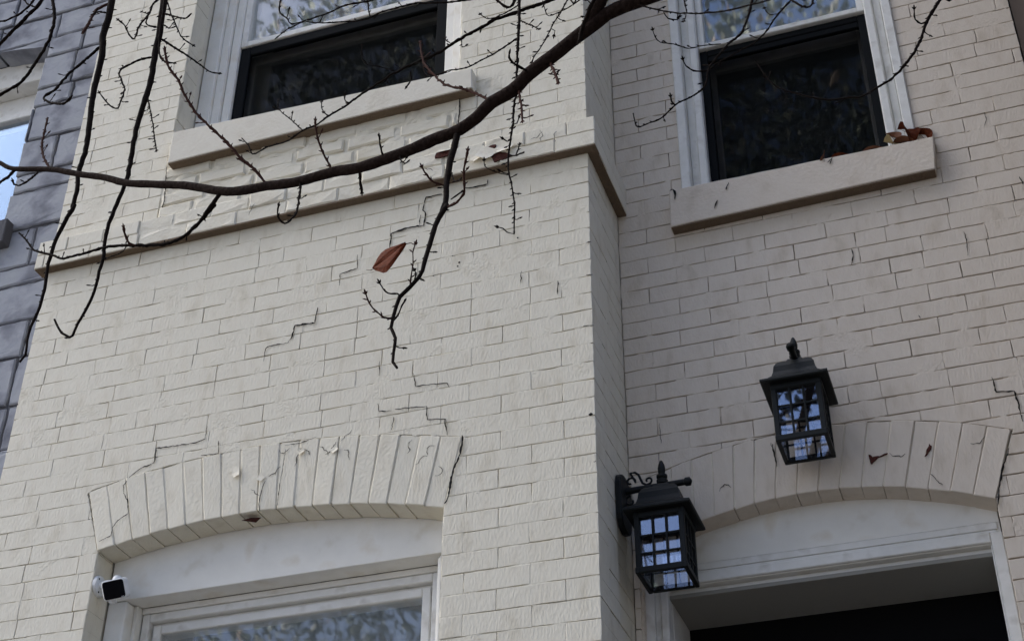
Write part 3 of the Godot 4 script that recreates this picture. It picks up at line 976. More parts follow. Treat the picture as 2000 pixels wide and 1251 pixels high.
func security_camera() -> void:
	var t := thing("security_camera", "small white security camera with black face, in the corner of the arched window opening", "camera", Vector3(-1.751, 3.715, 0.350))
	var st := begin()
	tube(st, [Vector3(0.0005, 0, 0), Vector3(0.007, 0, 0), Vector3(0.0105, 0, 0)], [0.037, 0.037, 0.033], 28)
	for a in [0.9, 2.9, 5.0]:
		pass
	obj("mount", st, M.plastic, t)
	st = begin()
	for a in [0.7, 2.8, 4.9]:
		var p := Vector3(0.0105, cos(a) * 0.026, sin(a) * 0.026)
		tube(st, [p, p + Vector3(0.0006, 0, 0)], [0.0034, 0.0034], 10)
	obj("screw_hole", st, M.black_plastic, t)
	st = begin()
	tube(st, [Vector3(0.009, 0, 0), Vector3(0.028, 0.001, 0.006), Vector3(0.05, -0.002, 0.014)], [0.014, 0.013, 0.013], 14)
	tube(st, [Vector3(0.080, -0.020, 0.020), Vector3(0.080, 0.010, 0.012), Vector3(0.080, 0.017, 0.011), Vector3(0.080, 0.021, 0.0105)], [0.017, 0.017, 0.015, 0.006], 16)
	tube(st, [Vector3(0.07, -0.02, 0.01), Vector3(0.066, -0.048, 0.0), Vector3(0.06, -0.06, -0.012)], [0.012, 0.013, 0.012], 12)
	obj("bracket", st, M.plastic, t)
	# the head looks outwards, a little down and rolled
	var head := part("head", t)
	head.position = Vector3(0.098, -0.040, 0.040)
	head.rotation = Vector3(0.5, 0.3, 0.20)
	st = begin()
	var sq := PackedVector2Array()
	for q in [[1, 1, 0.0], [-1, 1, PI / 2], [-1, -1, PI], [1, -1, PI * 1.5]]:
		for i in 6:
			var a: float = q[2] + PI / 2 * i / 5.0
			sq.append(Vector2(q[0] * 0.027 + cos(a) * 0.012, q[1] * 0.021 + sin(a) * 0.012))
	flush(st, prism(sq, Vector3.ZERO, Vector3.RIGHT, Vector3.UP, Vector3.BACK, 0.020, 0.042, 0.003))
	obj("body", st, M.plastic, head)
	st = begin()
	flush(st, prism(inset(sq, 0.0036), Vector3.ZERO, Vector3.RIGHT, Vector3.UP, Vector3.BACK, 0.0218, 0.004, 0.001))
	obj("face", st, M.black_plastic, head)
	st = begin()
	tube(st, [Vector3(0, 0.006, 0.0215), Vector3(0, 0.006, 0.0221)], [0.008, 0.0075], 20)
	obj("lens", st, M.black_plastic, head)
	st = begin()
	bar(st, Vector3(0.021, -0.0285, 0.0215), Vector3(0.030, -0.0255, 0.0222), 0.0002)
	obj("mark", st, M.grey_mark, head)

# ---------------------------------------------------------------- leaves
func leaf_shape(length: float, width: float, curl: float, roll: float, twist: float) -> SurfaceTool:
	var st := begin()
	var nu := 10
	var nv := 6
	var q: Array = []
	for i in nu + 1:
		var row: Array = []
		var a := float(i) / nu
		var w := width * 0.5 * pow(sin(PI * pow(a, 0.8)), 0.8) * (1.0 + rng.randf_range(-0.05, 0.05))
		for j in nv + 1:
			var s := (float(j) / nv - 0.5) * 2.0
			var p := Vector3(s * w * cos(roll * s * 0.5), absf(s) * w * sin(roll) * 0.8, 0)
			p.y += sin(a * PI) * curl * length * 0.5 + rng.randf_range(-1, 1) * width * 0.02
			p = p.rotated(Vector3.BACK, twist * (a - 0.5))
			p.z = (a - 0.5) * length * cos(curl * (a - 0.5))
			row.append(p)
		q.append(row)
	for i in nu:
		for j in nv:
			for e in [[0, 0], [0, 1], [1, 1], [0, 0], [1, 1], [1, 0]]:
				st.add_vertex(q[i + e[0]][j + e[1]])
	return st

func dry_leaf(label: String, at: Vector3, rot: Vector3, l: float, w: float, curl: float, roll: float, twist: float, m: Material) -> void:
	var t := thing("dry_leaf", label, "leaf", at, 0.0, "dry leaves on the upper sill")
	t.rotation = rot
	obj("blade", leaf_shape(l, w, curl, roll, twist), m, t)
	var st := begin()
	tube(st, [Vector3(0, curl * l * 0.1, -l * 0.48), Vector3(0.002, curl * l * 0.3, -l * 0.1), Vector3(0, curl * l * 0.1, l * 0.5), Vector3(0.004, 0.004, l * 0.72)], [0.0004, 0.0007, 0.0009, 0.0007], 5)
	obj("stalk", st, m, t)

# ---------------------------------------------------------------- the tree
func spline(p: Array, step: float) -> Array:
	var out: Array = []
	var n := p.size()
	for i in n - 1:
		var a: Vector3 = p[maxi(i - 1, 0)]
		var b: Vector3 = p[i]
		var c: Vector3 = p[i + 1]
		var d: Vector3 = p[mini(i + 2, n - 1)]
		var k := maxi(1, int(b.distance_to(c) / step))
		for j in k:
			out.append(b.cubic_interpolate(c, a, d, float(j) / k))
	out.append(p[n - 1])
	return out

func bud(st: SurfaceTool, at: Vector3, dir: Vector3, l: float, r: float) -> void:
	var up := dir.normalized()
	tube(st, [at, at + up * l * 0.3, at + up * l * 0.62, at + up * l], [r * 0.55, r, r * 0.8, r * 0.1], 5)

func tw(called: String, flat: Array, r0: float, r1: float, buds := 1) -> void:
	var p: Array = []
	for i in range(0, flat.size(), 3):
		p.append(Vector3(flat[i], flat[i + 1], flat[i + 2]))
	var thick := maxf(r0, r1)
	var pts := spline(p, 0.008 if thick < 0.008 else 0.02)
	var n := pts.size()
	var rad: Array = []
	var st := begin()
	var node_step := rng.randf_range(0.015, 0.025)
	r0 *= 0.80 if called != "limb" else 0.9
	r1 *= 0.84 if called != "limb" else 0.9
	var run := 0.0
	var next := node_step * 0.5
	var k := 0
	for i in n:
		var a := float(i) / (n - 1)
		var r := lerpf(r0, r1, a)
		if i > 0:
			run += pts[i].distance_to(pts[i - 1])
		var wob := twig_noise.get_noise_3d(pts[i].x * 60, pts[i].y * 60, pts[i].z * 60)
		var jig := minf(r * 0.3, 0.0012)
		var kink := minf(r * 1.1, 0.0035) if called != "limb" else 0.0
		pts[i] += Vector3(twig_noise.get_noise_2d(run * 900, r0 * 1e5), twig_noise.get_noise_2d(run * 900, 50 + r1 * 1e5), 0) * jig
		pts[i] += Vector3(twig_noise.get_noise_2d(run * 26, 9 + r0 * 1e5), twig_noise.get_noise_2d(run * 26, 70 + r1 * 1e5), twig_noise.get_noise_2d(run * 26, 120 + r1 * 1e5)) * kink * sin(PI * a)
		r *= 1.0 + wob * (0.2 if thick < 0.008 else 0.13)
		if run > next and called != "limb":
			r *= 1.42 if thick < 0.006 else 1.25
			if rad.size() and thick >= 0.004:
				rad[-1] *= 1.12
			next += node_step * rng.randf_range(0.7, 1.3)
			k += 1
			if i < n - 2 and (buds == 2 or k % 2 == 0):
				var t: Vector3 = (pts[i] - pts[i - 1]).normalized()
				var s := t.cross(Vector3(0.1, 0.2, 1)).normalized() * (1.0 if k % 2 == 0 else -1.0)
				bud(st, pts[i] + s * r * 0.6, t * 0.9 + s + Vector3(0, 0, rng.randf_range(-0.4, 0.4)), rng.randf_range(0.006, 0.010) * (1.3 if buds == 2 else 1.0), 0.0019)
			if k % 4 == 1 and i > 4 and i < n - 3 and thick < 0.012:
				var t2: Vector3 = (pts[i] - pts[i - 1]).normalized()
				var s2 := t2.cross(Vector3(0.1, 0.2, 1)).normalized() * (1.0 if rng.randf() < 0.5 else -1.0)
				var l2 := rng.randf_range(0.010, 0.026)
				var d2 := (t2 * 0.8 + s2 + Vector3(0, 0.25, rng.randf_range(-0.7, 0.7))).normalized()
				var e2: Vector3 = pts[i] + d2 * l2 + Vector3(0, l2 * 0.25, 0)
				tube(st, [pts[i], pts[i] + d2 * l2 * 0.5, e2], [0.0017, 0.0014, 0.0013], 5)
				bud(st, e2, d2 + Vector3(0, 0.4, 0), 0.010, 0.0024)
				bud(st, e2 - d2 * 0.002, d2 + s2 * 0.6, 0.007, 0.0019)
				bud(st, e2 - d2 * 0.003, d2 - s2 * 0.6, 0.007, 0.0019)
		rad.append(r)
	tube(st, pts, rad, 12 if thick > 0.008 else 7)
	if called == "twig":
		var t: Vector3 = (pts[n - 1] - pts[n - 2]).normalized()
		bud(st, pts[n - 1], t, 0.012, 0.0027)
		for s in [-1, 1]:
			bud(st, pts[n - 1] - t * 0.002, t + t.cross(Vector3(0, 0.2, 1)).normalized() * 0.9 * s, 0.010, 0.0023)
	obj(called, st, M.bark if called == "limb" else (M.red_twig if buds == 2 else M.twig), tree)

func near_tree() -> void:
	tree = thing("bare_tree", "bare street tree reaching in front of the house, thick limb crossing below the upper windows", "tree", Vector3.ZERO)
	tw("limb", [0.538,4.541,1.550,.480,4.542,1.542,.437,4.543,1.535,.385,4.535,1.528,.337,4.512,1.520,.289,4.491,1.512,.225,4.458,1.501,.155,4.425,1.490,.106,4.388,1.481,.042,4.371,1.472,-.002,4.338,1.464,-.056,4.316,1.455,-.133,4.312,1.445,-.194,4.304,1.437,-.278,4.301,1.426,-.364,4.301,1.415,-.452,4.318,1.404,-.575,4.327,1.389,-.674,4.348,1.378,-.767,4.363,1.368,-.839,4.388,1.360,-.955,4.448,1.348,-1.058,4.489,1.338,-1.200,4.545,1.324,-1.291,4.598,1.315,-1.402,4.651,1.305,-1.524,4.713,1.294,-1.686,4.772,1.280,-1.752,4.819,1.274,-1.805,4.853,1.270], 0.0220, 0.0081, 1)
	tw("limb", [0.311,4.500,1.515,.335,4.522,1.526,.359,4.551,1.540,.381,4.584,1.553,.398,4.614,1.565], 0.0167, 0.0252, 1)
	tw("twig", [0.406,4.516,1.620,.373,4.512,1.609,.348,4.475,1.593,.335,4.452,1.583,.320,4.417,1.570], 0.0048, 0.0061, 1)
	tw("branch", [-1.533,5.670,1.180,-1.531,5.601,1.183,-1.525,5.504,1.186,-1.528,5.411,1.190,-1.509,5.305,1.194,-1.507,5.180,1.199,-1.500,5.082,1.203,-1.483,4.942,1.209,-1.472,4.833,1.214,-1.478,4.770,1.217,-1.476,4.730,1.219,-1.464,4.664,1.222,-1.465,4.595,1.225,-1.459,4.602,1.226,-1.478,4.531,1.230,-1.492,4.467,1.234,-1.496,4.402,1.237,-1.494,4.344,1.240,-1.486,4.285,1.243,-1.483,4.221,1.247,-1.486,4.174,1.249,-1.496,4.128,1.252,-1.495,4.074,1.255,-1.487,4.019,1.258,-1.500,3.994,1.260], 0.0118, 0.0032, 1)
	tw("branch", [-1.275,5.529,1.230,-1.267,5.460,1.232,-1.262,5.368,1.234,-1.256,5.277,1.236,-1.255,5.190,1.239,-1.250,5.086,1.241,-1.251,5.019,1.243,-1.256,4.939,1.246,-1.262,4.860,1.248,-1.259,4.741,1.252,-1.254,4.633,1.255,-1.258,4.604,1.256,-1.267,4.554,1.258,-1.272,4.528,1.259,-1.283,4.458,1.261,-1.284,4.386,1.264,-1.275,4.328,1.265,-1.278,4.266,1.268,-1.280,4.192,1.270,-1.292,4.134,1.272,-1.310,4.079,1.275,-1.319,4.038,1.276,-1.327,4.033,1.277,-1.358,4.055,1.278,-1.383,4.092,1.279,-1.393,4.110,1.280], 0.0113, 0.0027, 1)
	tw("twig", [-1.231,5.429,1.280,-1.224,5.344,1.280,-1.219,5.222,1.280,-1.205,5.134,1.280,-1.181,5.094,1.280,-1.141,5.073,1.280], 0.0046, 0.0026, 1)
	tw("branch", [-1.704,5.594,1.300,-1.688,5.537,1.300,-1.659,5.437,1.300,-1.657,5.339,1.300,-1.680,5.260,1.300,-1.723,5.163,1.300,-1.766,5.135,1.300,-1.805,5.118,1.300,-1.831,5.105,1.300], 0.0068, 0.0056, 1)
	tw("branch", [-1.668,5.530,1.350,-1.688,5.486,1.350,-1.703,5.455,1.350,-1.761,5.386,1.350,-1.818,5.318,1.350,-1.843,5.300,1.350], 0.0077, 0.0062, 1)
	tw("twig", [-1.662,5.462,1.400,-1.683,5.416,1.400,-1.711,5.382,1.400,-1.752,5.369,1.400,-1.787,5.365,1.400,-1.821,5.384,1.400], 0.0043, 0.0033, 1)
	tw("twig", [-1.703,5.455,1.350,-1.747,5.488,1.350,-1.772,5.533,1.350], 0.0029, 0.0024, 1)
	tw("twig", [-1.531,5.357,1.192,-1.545,5.316,1.204,-1.571,5.255,1.223,-1.594,5.205,1.238,-1.616,5.114,1.263,-1.640,5.075,1.277,-1.606,5.037,1.285,-1.530,4.992,1.302,-1.497,5.001,1.312], 0.0052, 0.0040, 1)
	tw("twig", [-1.542,5.585,1.184,-1.556,5.556,1.200,-1.565,5.527,1.213,-1.561,5.460,1.234,-1.557,5.413,1.248,-1.554,5.365,1.264], 0.0053, 0.0061, 2)
	tw("twig", [-1.540,5.537,1.185,-1.538,5.497,1.229,-1.531,5.446,1.265], 0.0039, 0.0028, 1)
	tw("twig", [-1.278,5.482,1.231,-1.298,5.438,1.246,-1.295,5.381,1.259,-1.305,5.326,1.274,-1.308,5.282,1.285,-1.304,5.220,1.298,-1.322,5.238,1.307,-1.337,5.273,1.321,-1.359,5.296,1.331], 0.0042, 0.0024, 1)
	tw("twig", [-1.276,5.331,1.235,-1.288,5.319,1.253,-1.295,5.325,1.267,-1.278,5.332,1.285], 0.0032, 0.0023, 1)
	tw("twig", [-1.292,5.380,1.258,-1.319,5.397,1.249,-1.344,5.421,1.240], 0.0023, 0.0019, 1)
	tw("twig", [-1.274,5.481,1.231,-1.256,5.448,1.223,-1.242,5.401,1.211,-1.220,5.347,1.197,-1.199,5.300,1.185,-1.160,5.265,1.171], 0.0030, 0.0024, 1)
	tw("twig", [-1.263,5.393,1.233,-1.215,5.354,1.245,-1.159,5.308,1.259,-1.137,5.297,1.264,-1.123,5.300,1.269], 0.0039, 0.0027, 1)
	tw("twig", [-1.245,5.260,1.237,-1.199,5.220,1.224,-1.146,5.175,1.209,-1.107,5.139,1.197,-1.068,5.101,1.185,-1.034,5.088,1.177], 0.0042, 0.0023, 1)
	tw("twig", [-1.259,5.178,1.239,-1.296,5.163,1.254,-1.334,5.128,1.273,-1.348,5.093,1.285,-1.320,5.034,1.296,-1.293,4.975,1.307,-1.287,4.914,1.321,-1.287,4.874,1.330,-1.310,4.884,1.339,-1.334,4.915,1.352,-1.346,4.933,1.359], 0.0041, 0.0022, 1)
	tw("twig", [-1.246,4.985,1.244,-1.217,4.914,1.261,-1.179,4.822,1.282,-1.145,4.733,1.304,-1.113,4.651,1.324], 0.0026, 0.0024, 1)
	tw("twig", [-1.262,5.350,1.235,-1.237,5.315,1.244,-1.204,5.279,1.256,-1.180,5.267,1.265], 0.0032, 0.0022, 1)
	tw("twig", [-.671,4.348,1.378,-.711,4.405,1.396,-.755,4.452,1.413,-.788,4.497,1.427,-.821,4.535,1.440,-.855,4.573,1.452,-.890,4.617,1.466,-.925,4.675,1.482,-.953,4.742,1.499,-.984,4.791,1.512,-.997,4.844,1.525,-.999,4.857,1.528], 0.0048, 0.0040, 2)
	tw("twig", [-1.526,4.713,1.294,-1.567,4.777,1.286,-1.596,4.838,1.278,-1.609,4.904,1.269,-1.615,4.960,1.262,-1.621,4.989,1.258], 0.0043, 0.0036, 2)
	tw("twig", [-1.680,4.763,1.280,-1.715,4.754,1.266,-1.751,4.754,1.254,-1.778,4.750,1.244], 0.0053, 0.0045, 1)
	tw("twig", [-1.576,4.723,1.290,-1.573,4.692,1.304,-1.577,4.653,1.326,-1.585,4.617,1.350,-1.593,4.616,1.362,-1.593,4.622,1.370], 0.0035, 0.0029, 1)
	tw("branch", [-.835,4.383,1.360,-.859,4.349,1.356,-.886,4.313,1.351,-.859,4.351,1.346,-.904,4.308,1.340,-.937,4.280,1.335,-.979,4.264,1.331,-1.016,4.262,1.327,-1.062,4.273,1.324,-1.122,4.288,1.319,-1.196,4.311,1.313,-1.256,4.320,1.308,-1.309,4.319,1.303,-1.362,4.322,1.299,-1.402,4.324,1.296,-1.441,4.349,1.293,-1.510,4.385,1.288,-1.537,4.412,1.285,-1.567,4.450,1.283,-1.600,4.485,1.280], 0.0068, 0.0029, 1)
	tw("twig", [-1.122,4.288,1.319,-1.139,4.289,1.335,-1.145,4.307,1.351,-1.144,4.326,1.369], 0.0035, 0.0039, 2)
	tw("twig", [-1.162,4.299,1.315,-1.163,4.261,1.333,-1.184,4.224,1.365], 0.0016, 0.0014, 1)
	tw("twig", [-.558,4.321,1.391,-.543,4.239,1.415,-.534,4.169,1.437,-.543,4.136,1.451,-.552,4.119,1.460,-.565,4.129,1.471,-.567,4.144,1.480,-.560,4.159,1.491], 0.0040, 0.0025, 1)
	tw("twig", [-.455,4.322,1.404,-.463,4.345,1.418,-.474,4.373,1.436,-.481,4.406,1.456,-.483,4.437,1.475,-.480,4.451,1.484], 0.0036, 0.0029, 2)
	tw("branch", [0.153,5.139,1.100,.096,5.117,1.105,-.002,5.093,1.114,-.084,5.074,1.121,-.125,5.051,1.125,-.200,5.014,1.132,-.257,4.975,1.137,-.326,4.949,1.144,-.402,4.919,1.151,-.447,4.890,1.155,-.515,4.843,1.162,-.576,4.799,1.168,-.609,4.780,1.172,-.647,4.750,1.176,-.693,4.733,1.180,-.737,4.701,1.185,-.772,4.694,1.188,-.807,4.690,1.190,-.829,4.676,1.193,-.852,4.670,1.195,-.868,4.706,1.197,-.896,4.745,1.200], 0.0066, 0.0018, 1)
	tw("twig", [-.692,4.733,1.180,-.750,4.810,1.167,-.791,4.861,1.159,-.810,4.894,1.154,-.812,4.921,1.150], 0.0023, 0.0017, 1)
	tw("twig", [-.613,4.777,1.172,-.644,4.826,1.157,-.659,4.878,1.142], 0.0021, 0.0017, 1)
	tw("twig", [-.547,4.820,1.165,-.553,4.813,1.184,-.546,4.814,1.205], 0.0021, 0.0016, 1)
	tw("branch", [0.008,5.171,1.150,.009,5.095,1.156,.012,5.007,1.163,.012,4.922,1.171,.012,4.847,1.177,.013,4.741,1.186,.015,4.677,1.192,.011,4.631,1.197,.009,4.539,1.205,.006,4.479,1.211,.001,4.407,1.218,.004,4.341,1.225,.014,4.295,1.229,.025,4.222,1.236,.028,4.202,1.238,.029,4.147,1.244,.031,4.092,1.250], 0.0050, 0.0018, 1)
	tw("twig", [0.010,5.073,1.158,-.038,5.062,1.149,-.082,5.061,1.142,-.108,5.073,1.138,-.128,5.101,1.134], 0.0024, 0.0018, 1)
	tw("twig", [0.015,4.995,1.164,.054,4.937,1.193,.096,4.873,1.224], 0.0024, 0.0020, 1)
	tw("twig", [0.011,4.916,1.171,-.044,4.896,1.161,-.100,4.884,1.151,-.169,4.875,1.140,-.226,4.890,1.131,-.265,4.892,1.125,-.297,4.895,1.121,-.318,4.924,1.117,-.331,4.980,1.111], 0.0029, 0.0018, 1)
	tw("twig", [0.044,4.374,1.473,-.006,4.430,1.458,-.048,4.470,1.447,-.090,4.502,1.437,-.121,4.533,1.429,-.148,4.577,1.420,-.182,4.633,1.410,-.202,4.691,1.400,-.215,4.761,1.389], 0.0042, 0.0030, 2)
	tw("twig", [0.158,4.426,1.491,.142,4.420,1.528,.131,4.414,1.553,.128,4.416,1.573,.135,4.417,1.591], 0.0038, 0.0025, 1)
	tw("twig", [0.219,4.436,1.499,.233,4.385,1.521,.245,4.346,1.538,.257,4.297,1.559], 0.0041, 0.0040, 2)
	tw("twig", [0.246,4.345,1.539,.261,4.329,1.569], 0.0027, 0.0013, 1)
	tw("twig", [0.123,4.382,1.482,.133,4.331,1.500,.143,4.281,1.517,.154,4.210,1.542], 0.0035, 0.0030, 2)
	tw("twig", [0.199,4.946,1.250,.180,4.879,1.266,.158,4.808,1.285,.145,4.756,1.297,.128,4.696,1.313,.115,4.662,1.323,.109,4.632,1.330], 0.0025, 0.0018, 1)
	tw("twig", [0.243,4.931,1.250,.218,4.902,1.260,.193,4.878,1.270,.148,4.848,1.287,.139,4.867,1.293,.135,4.891,1.300], 0.0020, 0.0014, 1)
	tw("twig", [0.156,4.790,1.289,.165,4.785,1.283,.160,4.775,1.277], 0.0017, 0.0012, 1)
	tw("branch", [-.059,4.315,1.454,-.065,4.240,1.466,-.071,4.191,1.474,-.072,4.121,1.484,-.071,4.079,1.491,-.069,4.037,1.497,-.073,4.005,1.503,-.061,4.017,1.507,-.078,3.974,1.516,-.087,3.923,1.525,-.092,3.879,1.533,-.099,3.816,1.544,-.107,3.768,1.553,-.126,3.734,1.562,-.149,3.707,1.570,-.152,3.677,1.576,-.155,3.642,1.582,-.157,3.606,1.589,-.140,3.567,1.596,-.139,3.521,1.604,-.137,3.492,1.610,-.123,3.470,1.614], 0.0083, 0.0029, 1)
	tw("twig", [-.075,4.100,1.488,-.100,4.104,1.507,-.114,4.119,1.523,-.122,4.137,1.538], 0.0031, 0.0027, 2)
	tw("twig", [-.065,4.154,1.479,-.040,4.087,1.512,-.019,4.073,1.529], 0.0024, 0.0020, 1)
	tw("twig", [-.059,4.009,1.508,-.027,4.007,1.522,-.002,4.023,1.538,.002,4.056,1.556,.013,4.086,1.574,.024,4.110,1.588], 0.0033, 0.0033, 2)
	tw("twig", [-.046,4.024,1.517,-.024,4.024,1.529,-.011,4.023,1.537], 0.0022, 0.0017, 1)
	tw("twig", [-.287,4.301,1.425,-.285,4.317,1.456,-.277,4.331,1.485], 0.0033, 0.0021, 1)
	tw("twig", [-.239,4.299,1.430,-.223,4.258,1.451,-.204,4.230,1.467,-.189,4.221,1.480], 0.0028, 0.0018, 1)
	tw("twig", [-.366,4.298,1.415,-.367,4.259,1.396,-.367,4.237,1.385], 0.0036, 0.0036, 1)
	tw("twig", [-.126,3.735,1.561,-.120,3.757,1.573,-.108,3.786,1.590,-.105,3.809,1.602,-.096,3.825,1.611], 0.0021, 0.0014, 2)
	tw("twig", [-.117,3.763,1.556,-.104,3.759,1.580,-.101,3.757,1.596], 0.0021, 0.0015, 1)
	tw("twig", [-.147,3.710,1.569,-.151,3.712,1.577,-.166,3.703,1.597,-.173,3.707,1.613,-.176,3.715,1.629], 0.0025, 0.0017, 1)
	tw("twig", [-.156,3.635,1.584,-.172,3.634,1.596,-.188,3.645,1.613,-.199,3.660,1.628,-.203,3.679,1.644], 0.0024, 0.0018, 2)
	tw("twig", [-.156,3.624,1.585,-.129,3.629,1.609,-.116,3.636,1.625,-.105,3.639,1.635], 0.0024, 0.0018, 1)
	tw("twig", [0.031,4.092,1.250,.015,4.093,1.262,.006,4.101,1.272,-.004,4.102,1.280], 0.0012, 0.0017, 1)
	tw("twig", [0.010,4.531,1.206,.024,4.526,1.213,.035,4.534,1.226], 0.0018, 0.0018, 1)
	tw("twig", [0.006,4.472,1.212,-.002,4.456,1.222,-.011,4.460,1.232], 0.0019, 0.0019, 1)
	tw("twig", [0.001,4.405,1.218,.025,4.388,1.231,.053,4.375,1.248], 0.0022, 0.0025, 1)
	tw("twig", [0.028,4.387,1.233,.033,4.411,1.227,.035,4.435,1.221], 0.0019, 0.0022, 1)
	tw("twig", [0.004,4.330,1.226,-.006,4.328,1.236,-.014,4.330,1.246], 0.0016, 0.0016, 1)
	tw("twig", [0.004,4.326,1.226,-.011,4.327,1.235,-.038,4.336,1.249,-.054,4.348,1.259,-.054,4.363,1.266], 0.0013, 0.0013, 1)
	tw("branch", [0.466,4.545,1.540,.484,4.516,1.547,.524,4.473,1.562,.580,4.421,1.582,.636,4.380,1.602,.701,4.341,1.626,.765,4.312,1.651,.828,4.287,1.676,.864,4.273,1.690], 0.0022, 0.0023, 1)
	tw("branch", [0.720,5.030,1.000,.709,5.009,1.002,.691,4.940,1.007,.665,4.873,1.012,.626,4.839,1.017,.599,4.801,1.021,.562,4.749,1.026,.550,4.690,1.031,.537,4.664,1.033,.493,4.636,1.038,.456,4.619,1.042,.412,4.574,1.048,.376,4.562,1.052,.343,4.552,1.056,.335,4.577,1.058,.332,4.606,1.060], 0.0044, 0.0015, 1)
	tw("branch", [0.831,5.038,.950,.820,5.022,.952,.775,4.968,.959,.740,4.912,.965,.719,4.881,.969,.699,4.863,.971,.667,4.843,.976,.623,4.822,.981,.579,4.797,.987,.559,4.779,.990], 0.0033, 0.0017, 1)
	tw("twig", [0.602,4.841,1.019,.550,4.828,1.043,.510,4.812,1.062,.472,4.823,1.082,.436,4.826,1.099,.423,4.843,1.109,.419,4.864,1.119], 0.0019, 0.0016, 1)
	tw("twig", [0.556,4.738,1.027,.520,4.728,1.049,.500,4.741,1.065,.495,4.758,1.077], 0.0028, 0.0022, 1)
	tw("twig", [0.453,4.618,1.043,.446,4.625,1.052,.447,4.636,1.063], 0.0030, 0.0020, 1)
	tw("branch", [1.245,4.796,1.050,1.237,4.776,1.052,1.192,4.702,1.059,1.158,4.617,1.067,1.123,4.560,1.073,1.071,4.499,1.081,1.023,4.470,1.087,.982,4.447,1.092,.950,4.449,1.096,.890,4.452,1.103,.842,4.474,1.109,.790,4.504,1.115,.758,4.529,1.120,.739,4.560,1.123,.725,4.596,1.126,.711,4.634,1.130], 0.0050, 0.0016, 1)
	tw("twig", [1.191,4.698,1.060,1.174,4.685,1.070,1.160,4.694,1.082,1.163,4.719,1.100], 0.0027, 0.0021, 1)
	tw("twig", [0.738,4.558,1.123,.732,4.546,1.132,.733,4.549,1.143], 0.0015, 0.0012, 1)
	tw("twig", [0.611,4.401,1.593,.602,4.471,1.570,.599,4.495,1.563], 0.0020, 0.0020, 1)
	tw("twig", [0.547,4.447,1.570,.555,4.432,1.559,.575,4.434,1.546,.581,4.448,1.540], 0.0015, 0.0020, 1)
	tw("twig", [0.608,4.397,1.592,.608,4.362,1.611,.606,4.343,1.622], 0.0016, 0.0013, 1)
	tw("twig", [0.769,4.971,.959,.747,4.983,.953,.736,5.019,.947], 0.0016, 0.0015, 1)
	tw("branch", [-.416,5.124,1.300,-.428,5.098,1.303,-.510,5.092,1.315,-.568,5.067,1.324,-.643,5.045,1.335,-.671,5.031,1.339,-.696,5.018,1.343,-.731,4.980,1.350], 0.0035, 0.0016, 1)
	tw("twig", [-.643,5.044,1.335,-.682,5.036,1.346,-.696,5.061,1.352,-.720,5.087,1.360,-.717,5.130,1.370,-.715,5.147,1.375], 0.0021, 0.0025, 1)
	tw("branch", [-.067,5.096,1.200,-.146,5.097,1.208,-.226,5.105,1.216,-.312,5.123,1.224,-.374,5.119,1.230,-.427,5.110,1.236,-.462,5.096,1.239,-.499,5.090,1.243,-.549,5.097,1.248,-.604,5.105,1.253,-.647,5.117,1.257,-.681,5.130,1.260], 0.0038, 0.0019, 1)
	tw("twig", [-.462,5.098,1.239,-.473,5.139,1.233,-.485,5.196,1.225,-.490,5.225,1.221], 0.0025, 0.0031, 1)
	tw("twig", [-.402,4.922,1.151,-.447,4.942,1.166,-.489,4.954,1.181,-.504,4.980,1.189,-.503,5.019,1.201], 0.0018, 0.0018, 1)
	tw("twig", [-.353,4.910,1.147,-.355,4.882,1.137,-.371,4.868,1.129], 0.0021, 0.0024, 1)
	tw("twig", [-.561,4.828,1.166,-.560,4.833,1.175,-.553,4.839,1.186], 0.0020, 0.0016, 1)
	tw("twig", [-.229,5.008,1.134,-.244,5.028,1.127,-.251,5.047,1.122], 0.0020, 0.0018, 1)
	tw("twig", [-.191,5.013,1.131,-.183,4.965,1.144,-.168,4.959,1.151], 0.0020, 0.0016, 1)
	tw("limb", [0.398,4.614,1.565,.518,5.114,1.665,.620,5.750,1.750,.350,6.350,1.600,-.300,6.600,1.400,-1.100,6.650,1.300,-1.900,6.500,1.300,-2.600,6.200,1.350], 0.0220, 0.0120, 1)
	tw("limb", [0.620,5.750,1.750,.950,6.200,1.500,1.300,6.500,1.200,1.700,6.600,1.000], 0.0140, 0.0070, 1)
	tw("limb", [0.538,4.541,1.550,.838,4.741,1.670,1.250,5.050,2.000,2.000,5.150,2.500,2.700,4.800,3.000,3.250,4.000,3.350], 0.0250, 0.0600, 1)
	tw("branch", [-1.533,5.670,1.180,-1.535,5.750,1.177,-1.538,6.239,1.235,-1.536,6.568,1.300], 0.0118, 0.0147, 1)
	tw("branch", [-1.275,5.529,1.230,-1.284,5.608,1.228,-1.274,6.195,1.262,-1.245,6.623,1.300], 0.0113, 0.0141, 1)
	tw("branch", [-1.704,5.594,1.300,-1.726,5.671,1.300,-1.726,6.183,1.300,-1.682,6.541,1.300], 0.0068, 0.0085, 1)
	tw("branch", [-1.668,5.530,1.350,-1.636,5.604,1.350,-1.626,6.145,1.325,-1.682,6.541,1.300], 0.0077, 0.0096, 1)
	tw("branch", [-1.662,5.462,1.400,-1.628,5.534,1.400,-1.621,6.110,1.350,-1.682,6.541,1.300], 0.0043, 0.0053, 1)
	tw("branch", [0.153,5.139,1.100,.227,5.168,1.093,.274,5.823,1.313,.173,6.418,1.545], 0.0066, 0.0083, 1)
	tw("branch", [0.008,5.171,1.150,.008,5.251,1.144,.001,5.948,1.311,-.005,6.486,1.491], 0.0050, 0.0062, 1)
	tw("branch", [0.199,4.946,1.250,.219,5.022,1.232,.246,5.784,1.379,.232,6.395,1.564], 0.0025, 0.0031, 1)
	tw("branch", [0.243,4.931,1.250,.294,4.989,1.229,.314,5.750,1.375,.232,6.395,1.564], 0.0020, 0.0025, 1)
